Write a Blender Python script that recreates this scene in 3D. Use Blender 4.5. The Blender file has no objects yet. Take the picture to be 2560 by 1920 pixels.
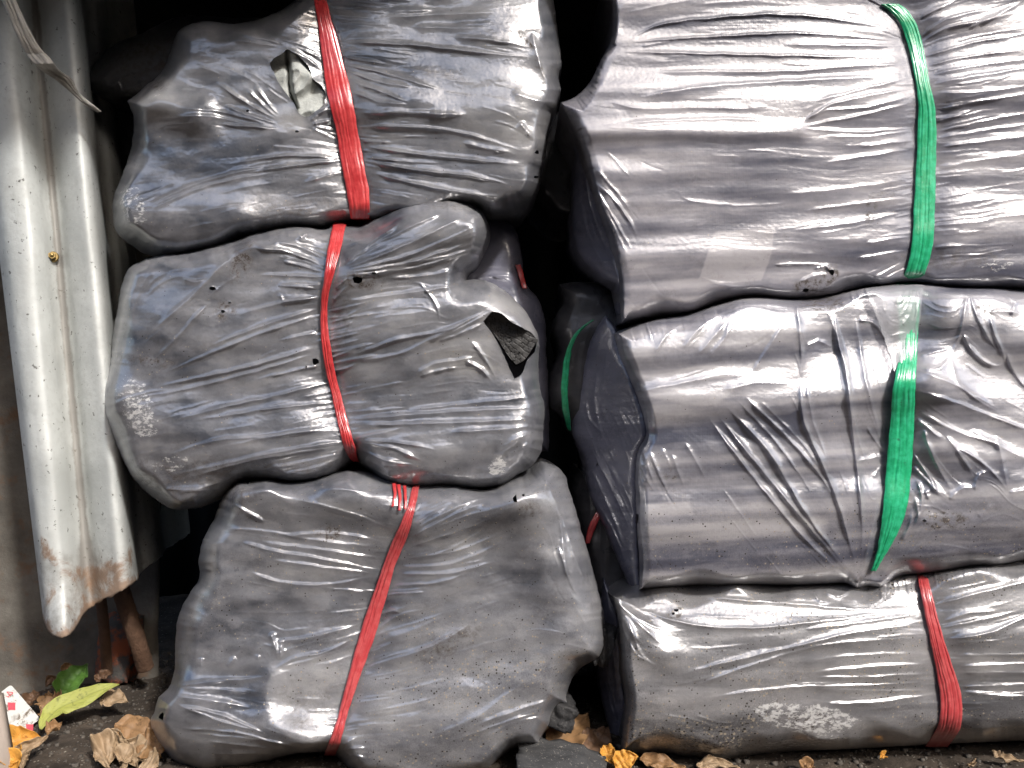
import bpy, math, random
import numpy as np

# ------------------------------------------------------------------ camera, light, exposure
scene = bpy.context.scene
C = scene.collection
CAM_H = 0.475
K = 0.0005                       # metres per photograph pixel (2560 wide) on the plane y = 0

cam_d = bpy.data.cameras.new('camera')
cam = bpy.data.objects.new('camera', cam_d)
C.objects.link(cam)
cam.location = (0, -1, CAM_H)
cam.rotation_euler = (math.pi / 2, 0, 0)
cam_d.sensor_fit = 'HORIZONTAL'
cam_d.angle = 2 * math.atan(0.64)
cam_d.clip_start = 0.02
cam_d.clip_end = 500
scene.camera = cam

SUN_EL, SUN_AZ = 40, 34          # elevation, and degrees to the right of the camera's back
world = bpy.data.worlds.new('World')
scene.world = world
world.use_nodes = True
wn = world.node_tree
sky = wn.nodes.new('ShaderNodeTexSky')
sky.sky_type = 'NISHITA'
sky.sun_disc = False
sky.sun_elevation = math.radians(SUN_EL)
sky.sun_rotation = math.radians(180 - SUN_AZ)
sky.air_density = 1.0
sky.dust_density = 3.5
sky.ozone_density = 0.8
wn.nodes['Background'].inputs['Strength'].default_value = 0.15
wn.links.new(sky.outputs[0], wn.nodes['Background'].inputs[0])

sun_d = bpy.data.lights.new('sun', 'SUN')
sun_d.energy = 2.3
sun_d.angle = math.radians(4.0)
sun_d.color = (1.0, 0.975, 0.945)
sun = bpy.data.objects.new('sun', sun_d)
C.objects.link(sun)
_e, _a = math.radians(SUN_EL), math.radians(SUN_AZ)
from mathutils import Vector, Matrix
_sd = Vector((math.cos(_e) * math.sin(_a), -math.cos(_e) * math.cos(_a), math.sin(_e)))
sun.rotation_euler = _sd.to_track_quat('Z', 'Y').to_euler()
sun.location = (2, -3, 4)

vs = scene.view_settings
vs.view_transform = 'Standard'
vs.look = 'None'
vs.gamma = 1
vs.use_curve_mapping = False
vs.exposure = 0.78
scene.cycles.max_bounces = 8
scene.cycles.transparent_max_bounces = 12
scene.cycles.caustics_reflective = False
scene.cycles.caustics_refractive = False

random.seed(7)

# ------------------------------------------------------------------ helpers
CROPS = {'D': (1.15732, 0, 0), 'R1': (.42194, 0, 0), 'R2': (.40984, 600, 0), 'R3': (.54702, 1350, 0),
         'R4': (.5425, 200, 450), 'R5': (.54702, 1350, 650), 'R6': (.5877, 300, 1150),
         'R7': (.52441, 1400, 1350), 'R8': (.49435, 0, 1100), 'S1': (.18083, 0, 1620),
         'S2': (.6024, 1200, 500), 'S4': (.4823, 1960, 600), 'P': (1, 0, 0)}


def cv(crop, pts):
    s, ox, oy = CROPS[crop]
    return np.array([(ox + p[0] * s, oy + p[1] * s) for p in pts], float)


def at(px, py, Y):
    """a photograph pixel at depth Y -> world arrays"""
    d = 1.0 + Y
    return (px - 1280) * K * d, Y, CAM_H - (py - 960) * K * d


def P(px, py, Y):
    x, y, z = at(px, py, Y)
    return Vector((x, y, z))


def ground_pt(px, py, up=0.0):
    d = (CAM_H - up) / ((py - 960) * K)
    return P(px, py, d - 1)


_rng = np.random.RandomState(3)
_perm = np.concatenate([_rng.permutation(512)] * 2)
_gang = _rng.rand(512) * 2 * np.pi
_gx, _gy = np.cos(_gang), np.sin(_gang)


def gnoise(x, y, seed=0):
    x = np.asarray(x, float) + seed * 17.31
    y = np.asarray(y, float) + seed * 9.77
    xi = np.floor(x).astype(int)
    yi = np.floor(y).astype(int)
    fx, fy = x - xi, y - yi
    u = fx * fx * fx * (fx * (fx * 6 - 15) + 10)
    v = fy * fy * fy * (fy * (fy * 6 - 15) + 10)

    def g(ix, iy, dx, dy):
        h = _perm[(_perm[ix & 511] + iy) & 511]
        return _gx[h] * dx + _gy[h] * dy
    a = g(xi, yi, fx, fy)
    b = g(xi + 1, yi, fx - 1, fy)
    c = g(xi, yi + 1, fx, fy - 1)
    d = g(xi + 1, yi + 1, fx - 1, fy - 1)
    return 1.4 * ((a + u * (b - a)) * (1 - v) + (c + u * (d - c)) * v)


def fbm(x, y, seed=0, octv=3):
    s, a, f = 0, 1.0, 1.0
    for i in range(octv):
        s = s + a * gnoise(x * f, y * f, seed + i * 5)
        a *= .5
        f *= 2.03
    return s


def smooth01(t):
    t = np.clip(t, 0, 1)
    return t * t * (3 - 2 * t)


def catmull(pts, closed=False, step=7.0, sharp=62):
    """rounded resampling of a traced line; corners sharper than `sharp` degrees stay corners"""
    pts = np.asarray(pts, float)
    n = len(pts)
    if n < 3 and not closed:
        a, b = pts[0], pts[-1]
        m = max(2, int(np.hypot(*(b - a)) / step) + 1)
        t = np.linspace(0, 1, m)[:, None]
        return a + (b - a) * t
    out = []
    rng = range(n if closed else n - 1)

    def tang(i):
        if closed:
            a, b, c = pts[(i - 1) % n], pts[i % n], pts[(i + 1) % n]
        else:
            a, b, c = pts[max(i - 1, 0)], pts[i], pts[min(i + 1, n - 1)]
        u, v = b - a, c - b
        lu, lv = np.hypot(*u) + 1e-9, np.hypot(*v) + 1e-9
        if lu > 1e-6 and lv > 1e-6:
            ang = np.degrees(np.arccos(np.clip((u @ v) / (lu * lv), -1, 1)))
            if ang > sharp:
                return None
        d = u / lu * lv + v / lv * lu
        return d / (lu + lv)            # unit-ish direction
    for i in rng:
        p, q = pts[i % n], pts[(i + 1) % n]
        L = np.hypot(*(q - p))
        m = max(1, int(L / step))
        t1, t2 = tang(i), tang((i + 1) % n if closed else i + 1)
        ch = (q - p) / (L + 1e-9)
        t1 = ch if t1 is None else t1
        t2 = ch if t2 is None else t2
        for k in range(m):
            t = k / m
            h00 = 2 * t ** 3 - 3 * t ** 2 + 1
            h10 = t ** 3 - 2 * t ** 2 + t
            h01 = -2 * t ** 3 + 3 * t ** 2
            h11 = t ** 3 - t ** 2
            out.append(h00 * p + h10 * L * t1 + h01 * q + h11 * L * t2)
    if not closed:
        out.append(pts[-1])
    return np.array(out)


def poly_sd(px, py, poly, want_near=False):
    """signed distance to a closed polygon (inside positive)"""
    d2 = np.full(px.shape, 1e18)
    inside = np.zeros(px.shape, bool)
    nx = np.zeros(px.shape) if want_near else None
    ny = np.zeros(px.shape) if want_near else None
    n = len(poly)
    for i in range(n):
        ax, ay = poly[i]
        bx, by = poly[(i + 1) % n]
        ex, ey = bx - ax, by - ay
        l2 = ex * ex + ey * ey
        if l2 < 1e-12:
            continue
        t = np.clip(((px - ax) * ex + (py - ay) * ey) / l2, 0, 1)
        qx, qy = ax + t * ex, ay + t * ey
        dd = (px - qx) ** 2 + (py - qy) ** 2
        if want_near:
            m = dd < d2
            nx[m] = qx[m]
            ny[m] = qy[m]
        np.minimum(d2, dd, out=d2)
        if ey != 0:
            c = (ay > py) != (by > py)
            inside ^= c & (px < ex * (py - ay) / ey + ax)
    sd = np.where(inside, 1, -1) * np.sqrt(d2)
    return (sd, nx, ny) if want_near else sd


def line_dist(px, py, line):
    """distance to an open polyline, the side sign and the position along it 0..1"""
    best = np.full(px.shape, 1e18)
    par = np.zeros(px.shape)
    sgn = np.zeros(px.shape)
    seg = np.hypot(*(line[1:] - line[:-1]).T)
    cum = np.concatenate([[0], np.cumsum(seg)])
    tot = cum[-1] + 1e-9
    for i in range(len(line) - 1):
        ax, ay = line[i]
        ex, ey = line[i + 1] - line[i]
        l2 = ex * ex + ey * ey + 1e-12
        t = np.clip(((px - ax) * ex + (py - ay) * ey) / l2, 0, 1)
        dx, dy = px - ax - t * ex, py - ay - t * ey
        dd = dx * dx + dy * dy
        m = dd < best
        best[m] = dd[m]
        par[m] = ((cum[i] + t * seg[i]) / tot)[m]
        sgn[m] = np.where(ex * dy - ey * dx > 0, 1, -1)[m]
    return np.sqrt(best), sgn, par


def mesh_from(name, verts, faces_quads=None, faces_any=None, mat=None, parent=None, smooth=True, attrs=None, origin=None):
    verts = np.asarray(verts, float).reshape(-1, 3)
    if origin is not None:
        verts = verts - np.asarray(origin, float)
    me = bpy.data.meshes.new(name)
    fq = np.zeros((0, 4), int) if faces_quads is None else np.asarray(faces_quads, int).reshape(-1, 4)
    fa = faces_any or []
    nl = fq.size + sum(len(f) for f in fa)
    me.vertices.add(len(verts))
    me.vertices.foreach_set('co', verts.ravel())
    me.loops.add(nl)
    li = np.concatenate([fq.ravel()] + [np.array(f, int) for f in fa]) if fa else fq.ravel()
    me.loops.foreach_set('vertex_index', li)
    me.polygons.add(len(fq) + len(fa))
    tot = np.concatenate([np.full(len(fq), 4), np.array([len(f) for f in fa], int)]).astype(int)
    st = np.concatenate([[0], np.cumsum(tot)[:-1]]).astype(int)
    me.polygons.foreach_set('loop_start', st)
    try:
        me.polygons.foreach_set('loop_total', tot)
    except Exception:
        pass
    me.polygons.foreach_set('use_smooth', np.full(len(tot), smooth))
    for k, v in (attrs or {}).items():
        if np.ndim(v) == 2:
            a = me.attributes.new(k, 'FLOAT_VECTOR', 'POINT')
            a.data.foreach_set('vector', np.asarray(v, np.float32).ravel())
            continue
        a = me.attributes.new(k, 'FLOAT', 'POINT')
        a.data.foreach_set('value', np.asarray(v, np.float32))
    me.update(calc_edges=True)
    me.validate()
    o = bpy.data.objects.new(name, me)
    C.objects.link(o)
    if mat:
        me.materials.append(mat)
    if parent:
        o.parent = parent
    return o


def tag(o, label=None, cat=None, group=None, kind=None):
    if label: o['label'] = label
    if cat: o['category'] = cat
    if group: o['group'] = group
    if kind: o['kind'] = kind
    return o


def empty(name, loc, label, cat, group=None):
    o = bpy.data.objects.new(name, None)
    o.empty_display_size = .05
    C.objects.link(o)
    o.location = loc
    return tag(o, label, cat, group)


# ------------------------------------------------------------------ node materials
class NT:
    def __init__(s, name):
        s.m = bpy.data.materials.new(name)
        s.m.use_nodes = True
        s.t = s.m.node_tree
        s.b = s.t.nodes['Principled BSDF']
        s.out = s.t.nodes['Material Output']
        s.tc = s.n('ShaderNodeTexCoord')
        s.obj = s.tc.outputs['Object']

    def n(s, typ, **kw):
        nd = s.t.nodes.new(typ)
        for k, v in kw.items():
            setattr(nd, k, v)
        return nd

    def link(s, a, b):
        s.t.links.new(a, b)

    def setin(s, sock, v):
        if hasattr(v, 'links') or isinstance(v, bpy.types.NodeSocket):
            s.link(v, sock)
        else:
            sock.default_value = v

    def noise(s, scale, detail=4, rough=.55, vec=None, dist=0.0):
        nd = s.n('ShaderNodeTexNoise')
        nd.inputs['Scale'].default_value = scale
        nd.inputs['Detail'].default_value = detail
        nd.inputs['Roughness'].default_value = rough
        nd.inputs['Distortion'].default_value = dist
        s.link(vec or s.obj, nd.inputs['Vector'])
        return nd.outputs['Fac']

    def voro(s, scale, feature='F1', vec=None, out='Distance', rnd=1.0):
        nd = s.n('ShaderNodeTexVoronoi', feature=feature)
        nd.inputs['Scale'].default_value = scale
        nd.inputs['Randomness'].default_value = rnd
        s.link(vec or s.obj, nd.inputs['Vector'])
        return nd.outputs[out]

    def mapv(s, scale=(1, 1, 1), rot=(0, 0, 0), vec=None):
        nd = s.n('ShaderNodeMapping')
        nd.inputs['Scale'].default_value = scale
        nd.inputs['Rotation'].default_value = rot
        s.link(vec or s.obj, nd.inputs['Vector'])
        return nd.outputs[0]

    def math(s, op, a, b=0.0, clamp=False):
        nd = s.n('ShaderNodeMath', operation=op)
        nd.use_clamp = clamp
        s.setin(nd.inputs[0], a)
        s.setin(nd.inputs[1], b)
        return nd.outputs[0]

    def ramp(s, fac, stops, interp='LINEAR'):
        nd = s.n('ShaderNodeValToRGB')
        cr = nd.color_ramp
        cr.interpolation = interp
        while len(cr.elements) < len(stops):
            cr.elements.new(.5)
        for e, (p, c) in zip(cr.elements, stops):
            e.position = p
            e.color = c if len(c) == 4 else (*c, 1)
        s.link(fac, nd.inputs[0])
        return nd.outputs[0]

    def step(s, fac, a, b):
        nd = s.n('ShaderNodeMapRange')
        nd.interpolation_type = 'SMOOTHSTEP'
        s.setin(nd.inputs['Value'], fac)
        nd.inputs['From Min'].default_value = a
        nd.inputs['From Max'].default_value = b
        return nd.outputs[0]

    def mix(s, fac, a, b):
        nd = s.n('ShaderNodeMix', data_type='RGBA')
        s.setin(nd.inputs[0], fac)
        s.setin(nd.inputs[6], a if not isinstance(a, tuple) else (*a, 1)[:4])
        s.setin(nd.inputs[7], b if not isinstance(b, tuple) else (*b, 1)[:4])
        return nd.outputs[2]

    def attr(s, name):
        nd = s.n('ShaderNodeAttribute', attribute_name=name)
        return nd.outputs['Fac']

    def bump(s, h, strength=.5, dist=.002, normal=None):
        nd = s.n('ShaderNodeBump')
        s.setin(nd.inputs['Strength'], strength)
        nd.inputs['Distance'].default_value = dist
        s.link(h, nd.inputs['Height'])
        if normal is not None:
            s.link(normal, nd.inputs['Normal'])
        return nd.outputs[0]

    def set(s, **kw):
        names = {'color': 'Base Color', 'rough': 'Roughness', 'metal': 'Metallic', 'spec': 'Specular IOR Level',
                 'coat': 'Coat Weight', 'coat_rough': 'Coat Roughness', 'normal': 'Normal', 'ior': 'IOR',
                 'alpha': 'Alpha', 'aniso': 'Anisotropic', 'tint': 'Specular Tint', 'trans': 'Transmission Weight',
                 'sub': 'Subsurface Weight'}
        for k, v in kw.items():
            if isinstance(v, tuple) and len(v) == 3:
                v = (*v, 1)
            s.setin(s.b.inputs[names[k]], v)
        return s.m


def film_mat(name, dark, mid, light, gloss=.22, rough=.27, emboss=0.0, alpha=1.0, dust=1.0, sss=0.0):
    m = NT(name)
    tone = m.attr('tone')
    fine = m.noise(60, 5, .6)
    fine2 = m.noise(320, 3, .6)
    t = m.math('ADD', tone, m.math('MULTIPLY', m.math('SUBTRACT', fine, .5), .35))
    t = m.math('ADD', t, m.math('MULTIPLY', m.math('SUBTRACT', fine2, .5), .14))
    t = m.math('ADD', t, m.math('MULTIPLY', m.math('MULTIPLY', m.math('SUBTRACT', m.noise(620, 3, .7), .5), m.attr('dust')), 1.3))
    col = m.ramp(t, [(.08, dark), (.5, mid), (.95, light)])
    # brown dirt stains
    dirt = m.attr('dirt')
    dn = m.step(m.noise(140, 6, .7), .42, .62)
    dm = m.math('MULTIPLY', dirt, dn, True)
    col = m.mix(dm, col, (.055, .042, .034))
    # dusting of grit: pale and dark specks
    du = m.math('MULTIPLY', m.attr('dust'), dust)
    v1 = m.voro(330, out='Distance')
    vc = m.n('ShaderNodeTexVoronoi'); vc.inputs['Scale'].default_value = 330
    m.link(m.obj, vc.inputs['Vector'])
    sep = m.n('ShaderNodeSeparateColor'); m.link(vc.outputs['Color'], sep.inputs[0])
    pres = m.math('LESS_THAN', sep.outputs[0], m.math('MULTIPLY', du, .5))
    spk = m.math('MULTIPLY', pres, m.math('LESS_THAN', v1, m.math('ADD', m.math('MULTIPLY', sep.outputs[2], m.math('ADD', .12, m.math('MULTIPLY', du, .22))), .12)))
    scol = m.mix(m.math('GREATER_THAN', sep.outputs[1], .42), (.05, .043, .036), (.36, .31, .24))
    col = m.mix(spk, col, scol)
    # abraded white powdery patches
    sc = m.attr('scuff')
    sn = m.math('ADD', m.math('MULTIPLY', sc, .55), m.math('MULTIPLY', m.math('SUBTRACT', m.noise(170, 9, .8, m.mapv((.55, 1, 1))), .5), 3.0))
    sm = m.math('MULTIPLY', m.step(sn, .40, .66), m.step(sc, .02, .4))
    col = m.mix(m.math('MULTIPLY', sm, .8), col, (.60, .59, .57))
    r = m.math('ADD', rough, m.math('MULTIPLY', m.math('SUBTRACT', m.noise(25, 4, .6), .5), .3))
    r = m.math('ADD', r, m.math('MULTIPLY', dm, .35))
    r = m.math('ADD', r, m.math('MULTIPLY', sm, .25), True)
    # micro relief
    h = m.math('MULTIPLY', m.noise(55, 5, .6), 1.0)
    h = m.math('ADD', h, m.math('MULTIPLY', m.noise(430, 3, .6), .10))
    h = m.math('ADD', h, m.math('MULTIPLY', m.noise(300, 5, .7), m.math('MULTIPLY', sc, .9)))
    h = m.math('ADD', h, m.math('MULTIPLY', spk, .12))
    nrm = m.bump(h, .13, .004)
    if emboss:
        sx = m.n('ShaderNodeSeparateXYZ'); m.link(m.obj, sx.inputs[0])
        a = m.math('ADD', sx.outputs[0], sx.outputs[2])
        b = m.math('SUBTRACT', sx.outputs[0], sx.outputs[2])
        k = 2 * math.pi / .0056
        e = m.math('MULTIPLY', m.math('SINE', m.math('MULTIPLY', a, k)), m.math('SINE', m.math('MULTIPLY', b, k)))
        msk = m.step(m.noise(9, 2, .5), .40, .62)
        nrm = m.bump(m.math('MULTIPLY', e, m.math('MULTIPLY', msk, emboss)), .6, .0006, nrm)
    bn = m.n('ShaderNodeAttribute', attribute_name='bn')
    vm = m.n('ShaderNodeMix', data_type='VECTOR')
    vm.inputs[0].default_value = .25
    m.link(bn.outputs['Vector'], vm.inputs[4])
    m.link(nrm, vm.inputs[5])
    vn = m.n('ShaderNodeVectorMath', operation='NORMALIZE')
    m.link(vm.outputs[1], vn.inputs[0])
    m.set(color=col, rough=m.math('ADD', r, .3), spec=.25, normal=vn.outputs[0])
    if sss:
        m.b.subsurface_method = 'RANDOM_WALK'
        m.b.inputs['Subsurface Weight'].default_value = sss
        m.b.inputs['Subsurface Radius'].default_value = (1, 1, 1.15)
        m.b.inputs['Subsurface Scale'].default_value = .012
    gl = m.n('ShaderNodeBsdfAnisotropic')
    gl.distribution = 'MULTI_GGX'
    gl.inputs['Color'].default_value = (.95, .95, .96, 1)
    m.link(r, gl.inputs['Roughness'])
    m.link(nrm, gl.inputs['Normal'])
    lw = m.n('ShaderNodeLayerWeight')
    lw.inputs['Blend'].default_value = .35
    m.link(nrm, lw.inputs['Normal'])
    gb = m.n('ShaderNodeBsdfAnisotropic')
    gb.distribution = 'MULTI_GGX'
    gb.inputs['Color'].default_value = (.95, .95, .97, 1)
    m.link(m.math('ADD', r, .22), gb.inputs['Roughness'])
    m.link(nrm, gb.inputs['Normal'])
    mg_ = m.n('ShaderNodeMixShader')
    mg_.inputs[0].default_value = .5
    m.link(gl.outputs[0], mg_.inputs[1])
    m.link(gb.outputs[0], mg_.inputs[2])
    g = m.math('ADD', gloss, m.math('MULTIPLY', lw.outputs['Fresnel'], .25))
    g = m.math('MULTIPLY', g, m.math('SUBTRACT', 1.0, m.math('MULTIPLY', m.math('MAXIMUM', dm, spk), .8)), True)
    mx = m.n('ShaderNodeMixShader')
    m.link(g, mx.inputs[0])
    if alpha < 1:
        tr = m.n('ShaderNodeBsdfTransparent')
        tr.inputs['Color'].default_value = (.85, .85, .9, 1)
        m2 = m.n('ShaderNodeMixShader')
        m2.inputs[0].default_value = alpha
        m.link(tr.outputs[0], m2.inputs[1])
        m.link(m.b.outputs[0], m2.inputs[2])
        m.link(m2.outputs[0], mx.inputs[1])
    else:
        m.link(m.b.outputs[0], mx.inputs[1])
    m.link(mg_.outputs[0], mx.inputs[2])
    m.link(mx.outputs[0], m.out.inputs['Surface'])
    return m.m


FILM_L = film_mat('smoky_film', (.034, .040, .054), (.168, .170, .184), (.31, .306, .308), .2, .13, sss=.6)
FILM_R = film_mat('lilac_film', (.06, .064, .094), (.19, .185, .212), (.36, .342, .356), .115, .15, emboss=.05, sss=.6)
FILM_E = film_mat('folded_film', (.05, .055, .085), (.215, .211, .236), (.40, .385, .395), .2, .15, emboss=.05, sss=.6)
FILM_F = film_mat('dusty_film', (.045, .046, .052), (.17, .168, .174), (.32, .308, .305), .22, .15, emboss=.04, sss=.6)
FILM_SIDE = film_mat('shaded_film', (.02, .022, .04), (.09, .093, .135), (.17, .17, .225), .10, .24)  # shaded copy of the film: dim blue side shade put into the colour
FILM_BACK = film_mat('shaded_back_film', (.006, .006, .008), (.02, .02, .024), (.05, .048, .05), .05, .3)  # near-black copy of the film: the shade behind the stack is in the colour
FILM_CLEAR = film_mat('clear_film', (.25, .25, .27), (.45, .45, .47), (.65, .65, .67), .10, .2, emboss=.1, alpha=.45, dust=.3)


def ribbon_mat(name, col, col2):
    m = NT(name)
    n = m.noise(120, 4, .6)
    c = m.mix(m.step(n, .35, .7), col, col2)
    d = m.step(m.noise(90, 6, .7), .63, .72)
    c = m.mix(m.math('MULTIPLY', d, .55), c, (.03, .02, .018))
    nrm = m.bump(m.noise(260, 4, .6), .25, .001)
    m.set(color=c, rough=.3, spec=.8, normal=nrm, coat=.35, coat_rough=.16)
    return m.m


RED = ribbon_mat('red_ribbon', (.44, .028, .032), (.56, .06, .06))
RED_DULL = ribbon_mat('faded_red_ribbon', (.42, .045, .05), (.50, .09, .09))
GREEN = ribbon_mat('green_ribbon', (.005, .30, .12), (.03, .45, .22))

m = NT('charcoal')
n1 = m.voro(60, 'DISTANCE_TO_EDGE')
c = m.mix(m.noise(80, 5, .6), (.012, .012, .013), (.05, .049, .05))
c = m.mix(m.step(m.noise(300, 4, .6), .62, .7), c, (.10, .098, .095))
CHAR = m.set(color=c, rough=.62, spec=.35, normal=m.bump(m.math('ADD', m.noise(120, 6, .7), m.math('MULTIPLY', n1, .8)), .8, .004))

m = NT('dusty_charcoal')
c = m.mix(m.noise(60, 6, .65, m.mapv((.35, 1, 1))), (.022, .022, .023), (.075, .075, .075))
c = m.mix(m.step(m.noise(420, 4, .6), .60, .68), c, (.24, .225, .20))
DUSTY = m.set(color=c, rough=.8, spec=.25, normal=m.bump(m.noise(90, 7, .7, m.mapv((.3, 1, 1))), .6, .004))

m = NT('cracked_charcoal')
crk = m.attr('crack')
c = m.mix(m.noise(200, 5, .6), (.028, .027, .027), (.075, .073, .071))
c = m.mix(crk, c, (.004, .004, .004))
CRACKED = m.set(color=c, rough=.55, spec=.4, normal=m.bump(m.noise(260, 5, .7), .2, .001))


# ------------------------------------------------------------------ film relief builder
def soft_ops(px, py, ops):
    """ops: (crop, polygon, value, softness) or (crop, ('e',cx,cy,rx,ry,deg), value, softness)"""
    res = np.zeros(px.shape)
    for crop, shp, val, soft in ops:
        s, ox, oy = CROPS[crop]
        if shp[0] == 'e':
            _, cx, cy, rx, ry, deg = shp
            cx, cy, rx, ry = ox + cx * s, oy + cy * s, rx * s, ry * s
            a = math.radians(deg)
            dx, dy = px - cx, py - cy
            u = (dx * math.cos(a) + dy * math.sin(a)) / rx
            v = (-dx * math.sin(a) + dy * math.cos(a)) / ry
            res += val * smooth01((1.15 - np.sqrt(u * u + v * v)) / max(.05, soft))
        else:
            poly = catmull(cv(crop, shp), True, 10)
            m = (px > poly[:, 0].min() - soft) & (px < poly[:, 0].max() + soft) & (py > poly[:, 1].min() - soft) & (py < poly[:, 1].max() + soft)
            if m.any():
                sd = poly_sd(px[m], py[m], poly)
                res[m] += val * smooth01(.5 + sd / soft)
    return res


def ridge(d, sg, w, asym):
    ww = w * np.where(sg > 0, 1 + asym, 1 - asym)
    e = .16 * w
    return np.exp(-(np.sqrt(d * d + e * e) - e) / ww)


class Relief:
    pass


def build_relief(name, crop, outline, Ye, bulge, R, mat, parent, origin, strokes=(), broad=(), ribbons=(), holes=(),
                 tone=(), scuff=(), dirt=(), dust=0.0, dust_ops=(), seed=1, n_rand=160, rand_len=(60, 190), rand_w=(1.8, 4.2), rand_h=(.2, .9),
                 step=2.0, rings=((.03, 1.0), (.10, .99), (.20, .96), (.27, .86), (.30, .6)), slant=(0, 0),
                 tone0=.5, tone_amp=.26, stretch=3.0, cinch=.009, crumple=.28, streak=.35, lowx=180, dome=.012, jitter=1.6, wr_scale=.9, ang0=0.0, round_ol=True, left_sharp=0.0, follow=None, str_k=(1, 1), bands=0.0):
    rnd = np.random.RandomState(seed)
    ol = cv(crop, outline)
    ol = catmull(ol, True, 6) if round_ol else ol
    tt = np.arange(len(ol))
    ol = ol + np.stack([fbm(tt * .35, tt * 0 + 3.1, seed, 2), fbm(tt * .35, tt * 0 + 8.1, seed + 2, 2)], 1) * jitter
    hpolys = []
    for hc, hp in holes:
        if hp[0] == 'e':
            _, cx, cy, rx, ry = hp
            k = 11
            hp = [(cx + rx * math.cos(i * 2 * math.pi / k) * rnd.uniform(.6, 1.25), cy + ry * math.sin(i * 2 * math.pi / k) * rnd.uniform(.6, 1.25)) for i in range(k)]
        h = catmull(cv(hc, hp), True, 4)
        th = np.arange(len(h))
        h = h + np.stack([gnoise(th * .6, th * 0 + 1, seed), gnoise(th * .6, th * 0 + 5, seed)], 1) * 1.5
        hpolys.append(h)
    x0, x1 = ol[:, 0].min() - step, ol[:, 0].max() + step
    y0, y1 = ol[:, 1].min() - step, ol[:, 1].max() + step
    x0, x1 = max(x0, -260), min(x1, 2860)
    y0, y1 = max(y0, -260), min(y1, 2040)
    gx = np.arange(x0, x1, step)
    gy = np.arange(y0, y1, step)
    GX, GY = np.meshgrid(gx, gy)
    NX, NY = GX.shape[1], GX.shape[0]
    px, py = GX.ravel().copy(), GY.ravel().copy()
    sd_o, nx_, ny_ = poly_sd(px, py, ol, True)
    sd = sd_o.copy()
    hd = np.full(px.shape, 1e9)
    for h in hpolys:
        m = (px > h[:, 0].min() - 60) & (px < h[:, 0].max() + 60) & (py > h[:, 1].min() - 60) & (py < h[:, 1].max() + 60)
        s, hx, hy = poly_sd(px[m], py[m], h, True)
        idx = np.where(m)[0]
        hd[idx] = np.minimum(hd[idx], -s)
        k = -s < sd[idx]
        sd[idx[k]] = -s[k]
        nx_[idx[k]] = hx[k]
        ny_[idx[k]] = hy[k]
    ok = (sd > -.55 * step).reshape(NY, NX)
    cell = ok[:-1, :-1] & ok[1:, :-1] & ok[:-1, 1:] & ok[1:, 1:]
    ids = np.arange(NX * NY).reshape(NY, NX)
    q = np.stack([ids[:-1, :-1][cell], ids[1:, :-1][cell], ids[1:, 1:][cell], ids[:-1, 1:][cell]], 1)
    used = np.unique(q)
    remap = -np.ones(NX * NY, int)
    remap[used] = np.arange(len(used))
    q = remap[q]
    px, py, sd_o, hd = px[used], py[used], sd_o[used], hd[used]
    nx_, ny_ = nx_[used], ny_[used]
    # boundary edges
    e = np.concatenate([q[:, [0, 1]], q[:, [1, 2]], q[:, [2, 3]], q[:, [3, 0]]])
    key = np.sort(e, 1)
    kk = key[:, 0] * (len(used) + 1) + key[:, 1]
    u, inv, cnt = np.unique(kk, return_inverse=True, return_counts=True)
    be = e[cnt[inv] == 1]
    bv = np.unique(be)
    # leave the frame-clipped sides alone
    dist = np.hypot(px[bv] - nx_[bv], py[bv] - ny_[bv])
    mv = bv[dist < 2.2 * step]
    px[mv], py[mv] = nx_[mv], ny_[mv]
    sd_o[mv] = np.where(hd[mv] > 5, 0, sd_o[mv])

    rib = [(catmull(cv(rc, [((a + b) / 2, y) if not isinstance(y, tuple) else y for (y, a, b) in rows]), False, 8), rc, rows) for rc, rows in ribbons]
    bstrokes = [(catmull(cv(bc, bp), False, 14), bw, bh) for bc, bp, bw, bh in broad]
    cx, cy = (ol[:, 0].min() + ol[:, 0].max()) / 2, (ol[:, 1].min() + ol[:, 1].max()) / 2
    wx, wy = np.ptp(ol[:, 0]) / 2, np.ptp(ol[:, 1]) / 2

    def base(ax, ay, s=None, rk=1.0):
        if s is None:
            s = poly_sd(ax, ay, ol)
        t = np.clip(s / (rk * R * (.8 + .55 * gnoise(ax / 110, ay / 110, seed + 6))), 0, 1)
        f = np.sqrt(np.maximum(0, 1 - (1 - t) ** 2.2))
        dm = np.clip(1 - ((ax - cx) / wx) ** 2, 0, 1) * np.clip(1 - ((ay - cy) / wy) ** 2, 0, 1)
        Y = Ye - bulge * f - dome * np.sqrt(dm) + slant[0] * (ax - cx) + slant[1] * (ay - cy)
        att = smooth01(s / 30)
        for ln, bw, bh in bstrokes:
            d, sg, par = line_dist(ax, ay, ln)
            Y = Y - att * bh * np.exp(-(d / bw) ** 2)
        Y = Y - att * .0026 * fbm(ax / lowx, ay / 85, seed, 2)
        for ln, rc, rows in rib:
            d, sg, par = line_dist(ax, ay, ln)
            Y = Y + cinch * att * np.exp(-(d / 55.0) ** 2) + cinch * .6 * att * np.exp(-(d / 160.0) ** 2)
        return Y

    _, ox_, oy_ = poly_sd(px, py, ol, True)
    hor = np.clip((px - ox_) / (np.hypot(px - ox_, py - oy_) + 1e-6), 0, 1)
    rkk = 1 - left_sharp * hor ** 2 if left_sharp else 1.0
    Yb = base(px, py, np.maximum(sd_o, 0), rkk)
    if follow is not None:
        Yb = follow[0].base(px, py) - follow[1] - .004 * smooth01(sd_o / 40)
    # ---- folds
    W = np.zeros(px.shape)
    slist = []
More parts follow.
